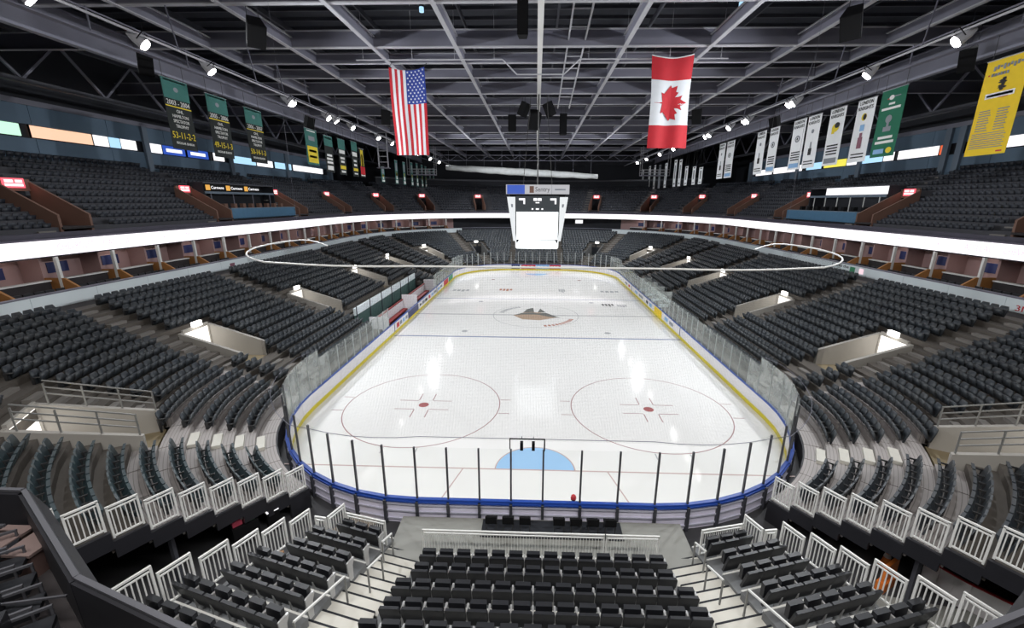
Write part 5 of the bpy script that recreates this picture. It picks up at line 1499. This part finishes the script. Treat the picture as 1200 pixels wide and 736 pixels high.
M['flag_red'] = mat('flag_red', (0.42, 0.010, 0.020), 0.8, var=0.12); M['flag_white'] = mat('flag_white', (0.58, 0.60, 0.63), 0.8, var=0.06)
fl = thing('striped_flag', 'large red and white striped flag with starry blue corner hung under the roof', 'flag', (-9.65, -10.0, 21.2))
f = cloth_fn(2.6, 6.0, .22, .4)
for k in range(13):
    mb = MB(); u0, u1 = k / 13, (k + 1) / 13
    sheet(mb, f, u0, u1, 0.40 if k >= 6 else 0, 1, 2, 24)
    part(mb, 'stripe', M['flag_red'] if k % 2 == 0 else M['flag_white'], fl, True)
mb = MB(); sheet(mb, f, 6 / 13, 1, 0, .40, 12, 12); part(mb, 'canton', M['cloth_blue'], fl, True)
stars = MB()
for r in range(11):
    for c_ in range(5 if r % 2 else 6) if False else range(5 if r % 2 == 0 else 4):
        u = 6 / 13 + (7 / 13) * ((c_ + (.5 if r % 2 == 0 else 1.0)) / 5); v = .4 * (r + .7) / 11.4; q = f(u, v) + Vector((0, -.012, 0)); pts = []
        for k in range(10):
            a = PI / 2 + k * PI / 5; rr = .085 if k % 2 == 0 else .036; pts.append((q.x + rr * math.cos(a), q.y, q.z + rr * math.sin(a)))
        stars.add(pts + [(q.x, q.y - .004, q.z)], [(k, (k + 1) % 10, 10) for k in range(10)])
part(stars, 'stars', M['flag_white'], fl, kind='stuff')
for x, z in ((-1.28, -.0), (1.28, 0)): part(MB().bar((x, 0, z), (x * 1.02, .85, .5), .03), 'cord', M['cable'], fl)

fl = thing('maple_leaf_flag', 'large red and white flag with a red maple leaf hung under the roof', 'flag', (9.0, -11.5, 21.5))
f = cloth_fn(2.72, 5.95, .22, 2.0)
for a, c_, m, nm in ((0, .255, 'flag_red', 'red_band'), (.255, .745, 'flag_white', 'white_band'), (.745, 1, 'flag_red', 'red_band')):
    mb = MB(); sheet(mb, f, 0, 1, a, c_, 14, 12); part(mb, nm, M[m], fl, True)
half = [(0, 1.0), (.19, .62), (.40, .72), (.30, .18), (.56, .47), (.62, .33), (.94, .39), (.84, .08), (.98, 0), (.50, -.38), (.56, -.55), (.04, -.47), (.035, -.60)]
leaf = half + [(-x, y) for x, y in half[::-1]][:-1]
# the leaf lies on its side: its tip points to the right edge
cx_, cv = .50, .50
pts = []
for x, y in leaf:
    u = cx_ + y * .43 + .0; v = cv - x * .20
    pts.append(f(u, v) + Vector((0, -.02, 0)))
# fan in small triangles so the leaf follows the folds
ctr = (0, .05); mb = MB(); K = 5; n = len(leaf)
for k in range(n):
    x0, y0 = leaf[k]; x1, y1 = leaf[(k + 1) % n]
    prev = None
    for j in range(K):
        s0, s1 = j / K, (j + 1) / K
        def pp(x, y, s):
            X = ctr[0] + (x - ctr[0]) * s; Y = ctr[1] + (y - ctr[1]) * s
            return f(cx_ + Y * .43, cv - X * .20) + Vector((0, -.02, 0))
        mb.add([pp(x0, y0, s0), pp(x1, y1, s0), pp(x1, y1, s1), pp(x0, y0, s1)], [(0, 1, 2, 3)])
part(mb, 'maple_leaf', M['flag_red'], fl)
mb = MB(); A_, B_ = f(cx_ - .6 * .43, cv) + Vector((0, -.02, 0)), f(cx_ - .95 * .43, cv) + Vector((0, -.02, 0)); mb.bar(A_, B_, .02); part(mb, 'leaf_stem', M['flag_red'], fl)
mb = MB(); sheet(mb, f, 0, 1, 0, .012, 14, 1, -.01, .03); part(mb, 'pale_heading', M['duct'], fl)
for x in (-1.33, 1.33): part(MB().bar((x, 0, 0), (x * 1.02, -.85, .25), .03), 'cord', M['cable'], fl)


# ------------------------------------------------------------------ speakers and lamps under the roof
def speaker(label, x, y, z, w_, h, d, rz, tilt):
    t = thing('speaker', label, 'speaker', (x, y, z), rz)
    c_ = Matrix.Rotation(tilt, 4, 'X')
    mb = MB(); q = [(-w_ / 2, -d / 2, -h / 2), (w_ / 2, -d / 2, -h / 2), (w_ * .36, d / 2, -h / 2), (-w_ * .36, d / 2, -h / 2)]; mb.hexa([c_ @ Vector(p) for p in q] + [c_ @ Vector((p[0], p[1], h / 2)) for p in q])
    part(mb, 'cabinet', M['black'], t)
    mb = MB(); q = [(-w_ * .45, -d / 2 - .02, -h * .46), (w_ * .45, -d / 2 - .02, -h * .46), (w_ * .45, -d / 2, -h * .46), (-w_ * .45, -d / 2, -h * .46)]
    mb.hexa([c_ @ Vector(p) for p in q] + [c_ @ Vector((p[0], p[1], h * .46)) for p in q]); part(mb, 'grille', M['black'], t)
    part(MB().bar((-w_ * .3, 0, h * .4), (-w_ * .3, 0, ZR - z), .03).bar((w_ * .3, 0, h * .4), (w_ * .3, 0, ZR - z), .03), 'hanger', M['steel_dark'], t)


speaker('big black speaker hung beside the second left roof beam', -15.3, -18.6, 20.5, .9, 1.2, .9, .75, .75)
speaker('big black speaker hung beside the second right roof beam', 15.7, -19.0, 20.6, .9, 1.25, .9, -.75, .75)
speaker('black speaker on the left edge girder above the season banners', -25.5, -14.2, 20.3, .8, 1.3, .7, .9, .4)
speaker('black speaker on the right edge girder beside the yellow banner', 26.3, -13.9, 20.4, .8, 1.3, .7, -.9, .4)
speaker('upright black speaker hung near the middle roof beam', -.9, -19.7, 20.6, .55, 1.5, .6, 0, 0)
speaker('black speaker above the green banners on the far left', -25.6, 6.3, 20.2, .9, 1.4, .8, 1.1, .4)
speaker('black speaker above the white banners on the far right', 25.6, 6.4, 20.2, .9, 1.4, .8, -1.1, .4)
speaker('black speaker hung behind the striped flag', -16.3, 4.4, 20.4, .9, 1.4, .8, .6, .3)
speaker('black speaker hung behind the maple leaf flag', 16.4, 4.1, 20.4, .9, 1.4, .8, -.6, .3)
speaker('tilted black speaker of the centre cluster, lowest one', -.5, 3.6, 20.0, 1.2, 1.7, 1.0, .3, .6)
speaker('slim black speaker right of the centre cluster', 2.7, 6.3, 20.0, .8, 2.1, .8, 0, 0)
speaker('slim black speaker left of the centre cluster', -2.9, 6.9, 20.2, .9, 1.7, .8, 0, 0)
speaker('black speaker of the centre cluster turned to the left', -1.5, 2.5, 20.8, .8, 1.3, .8, 1.0, .5)
speaker('black speaker of the centre cluster turned to the right', 1.1, 2.5, 20.8, .8, 1.3, .8, -1.0, .5)


def lamp_meshes():
    h = MB().tube((0, 0, -.05), (0, .5, -.05), .27, .2, 12).tube((0, .5, -.05), (0, .75, -.05), .2, .1, 10)
    l = MB().tube((0, -.10, -.05), (0, 0, -.05), .22, .27, 14)
    y = MB().bar((-.3, .25, -.05), (-.3, .25, .4), .035).bar((.3, .25, -.05), (.3, .25, .4), .035).bar((-.3, .25, .4), (.3, .25, .4), .035)
    return h.mesh('housing', M['steel_pale']), l.mesh('lens', M['e_lamp']), y.mesh('yoke', M['black'])


LM = lamp_meshes()
lamps = {-1: [-26.0, -21.2, -16.8, -8.6, -8.2, -2.4, -.8, 2.9, 10.3, 15.3, 21, 27.7, 36, 43.0], 1: [-25.5, -21.0, -15.5, -8.1, -7.5, -.8, -.2, 3.0, 8.1, 9.2, 20.9, 27.7, 36, 43.0]}
FLOODS = {-1: (-21.2, -16.8, -8.4, 27.7, 43), 1: (-21.0, -15.5, -7.8, 27.7, 43)}
for sx in (-1, 1):
    for k, y in enumerate(lamps[sx]):
        tx, ty = -sx * 2.5 if k % 2 else sx * 5.0, y * .62 + 4 + (4 if k % 3 == 0 else -2)
        d = Vector((tx - sx * 19.2, ty - y, -19.0)).normalized()
        rz = math.atan2(d.x, -d.y); pit = math.asin(-d.z)
        t = thing('spotlight', 'lit white spotlight on the %s lamp pipe, %s from the camera' % (SIDE[sx], ORD[k]), 'lamp', (sx * 19.25, y, 19.15))
        t.rotation_mode = 'XYZ'; t.rotation_euler = (pit, 0, rz)
        for me in LM: obj(me.name.split('.')[0], me, t)
        ld = bpy.data.lights.new('spot', 'SPOT'); ld.energy = SPOT_W * (5.5 if y > 5 else 1.0); ld.spot_size = math.radians(62); ld.spot_blend = .9; ld.shadow_soft_size = .25; ld.color = (1.0, .985, .96)
        lo = bpy.data.objects.new('spot', ld); COL.objects.link(lo); lo.parent = t; lo.location = (0, -.2, -.05); lo.rotation_euler = (PI / 2, 0, PI)
for sx in (-1, 1):
    for y in FLOODS[sx]:
        ld = bpy.data.lights.new('flood', 'SPOT'); ld.energy = FLOOD_W * (2.0 if 20 < y < 40 else (.25 if y > 0 else .74)); ld.spot_size = math.radians(150); ld.spot_blend = .8; ld.shadow_soft_size = .22; ld.color = COOL
        lo = bpy.data.objects.new('flood', ld); COL.objects.link(lo); lo.location = (sx * 18.7, y, 19.0)
        lo.rotation_euler = Vector((-sx, 0.04 * -y / 20, -.62)).to_track_quat('-Z', 'Y').to_euler()
for x, y, lab in ((-6.9, -15.9, 'tiny bluish lamp between roof girders on the left'), (11.2, -16.2, 'tiny bluish lamp between roof girders on the right')):
    t = thing('roof_lamp', lab, 'lamp', (x, y, 22.4)); part(MB().tube((0, 0, 0), (0, 0, .25), .13, .13, 10), 'lens', M['e_lblue'], t); part(MB().tube((0, 0, .25), (0, 0, .6), .15, .1, 10), 'housing', M['black'], t)
    part(MB().bar((0, 0, .6), (0, 0, 2.0), .03), 'stem', M['steel_dark'], t)
print('objects', len(bpy.data.objects), 'tris', sum(len(o.data.loops) for o in bpy.data.objects if o.type == 'MESH') // 2)
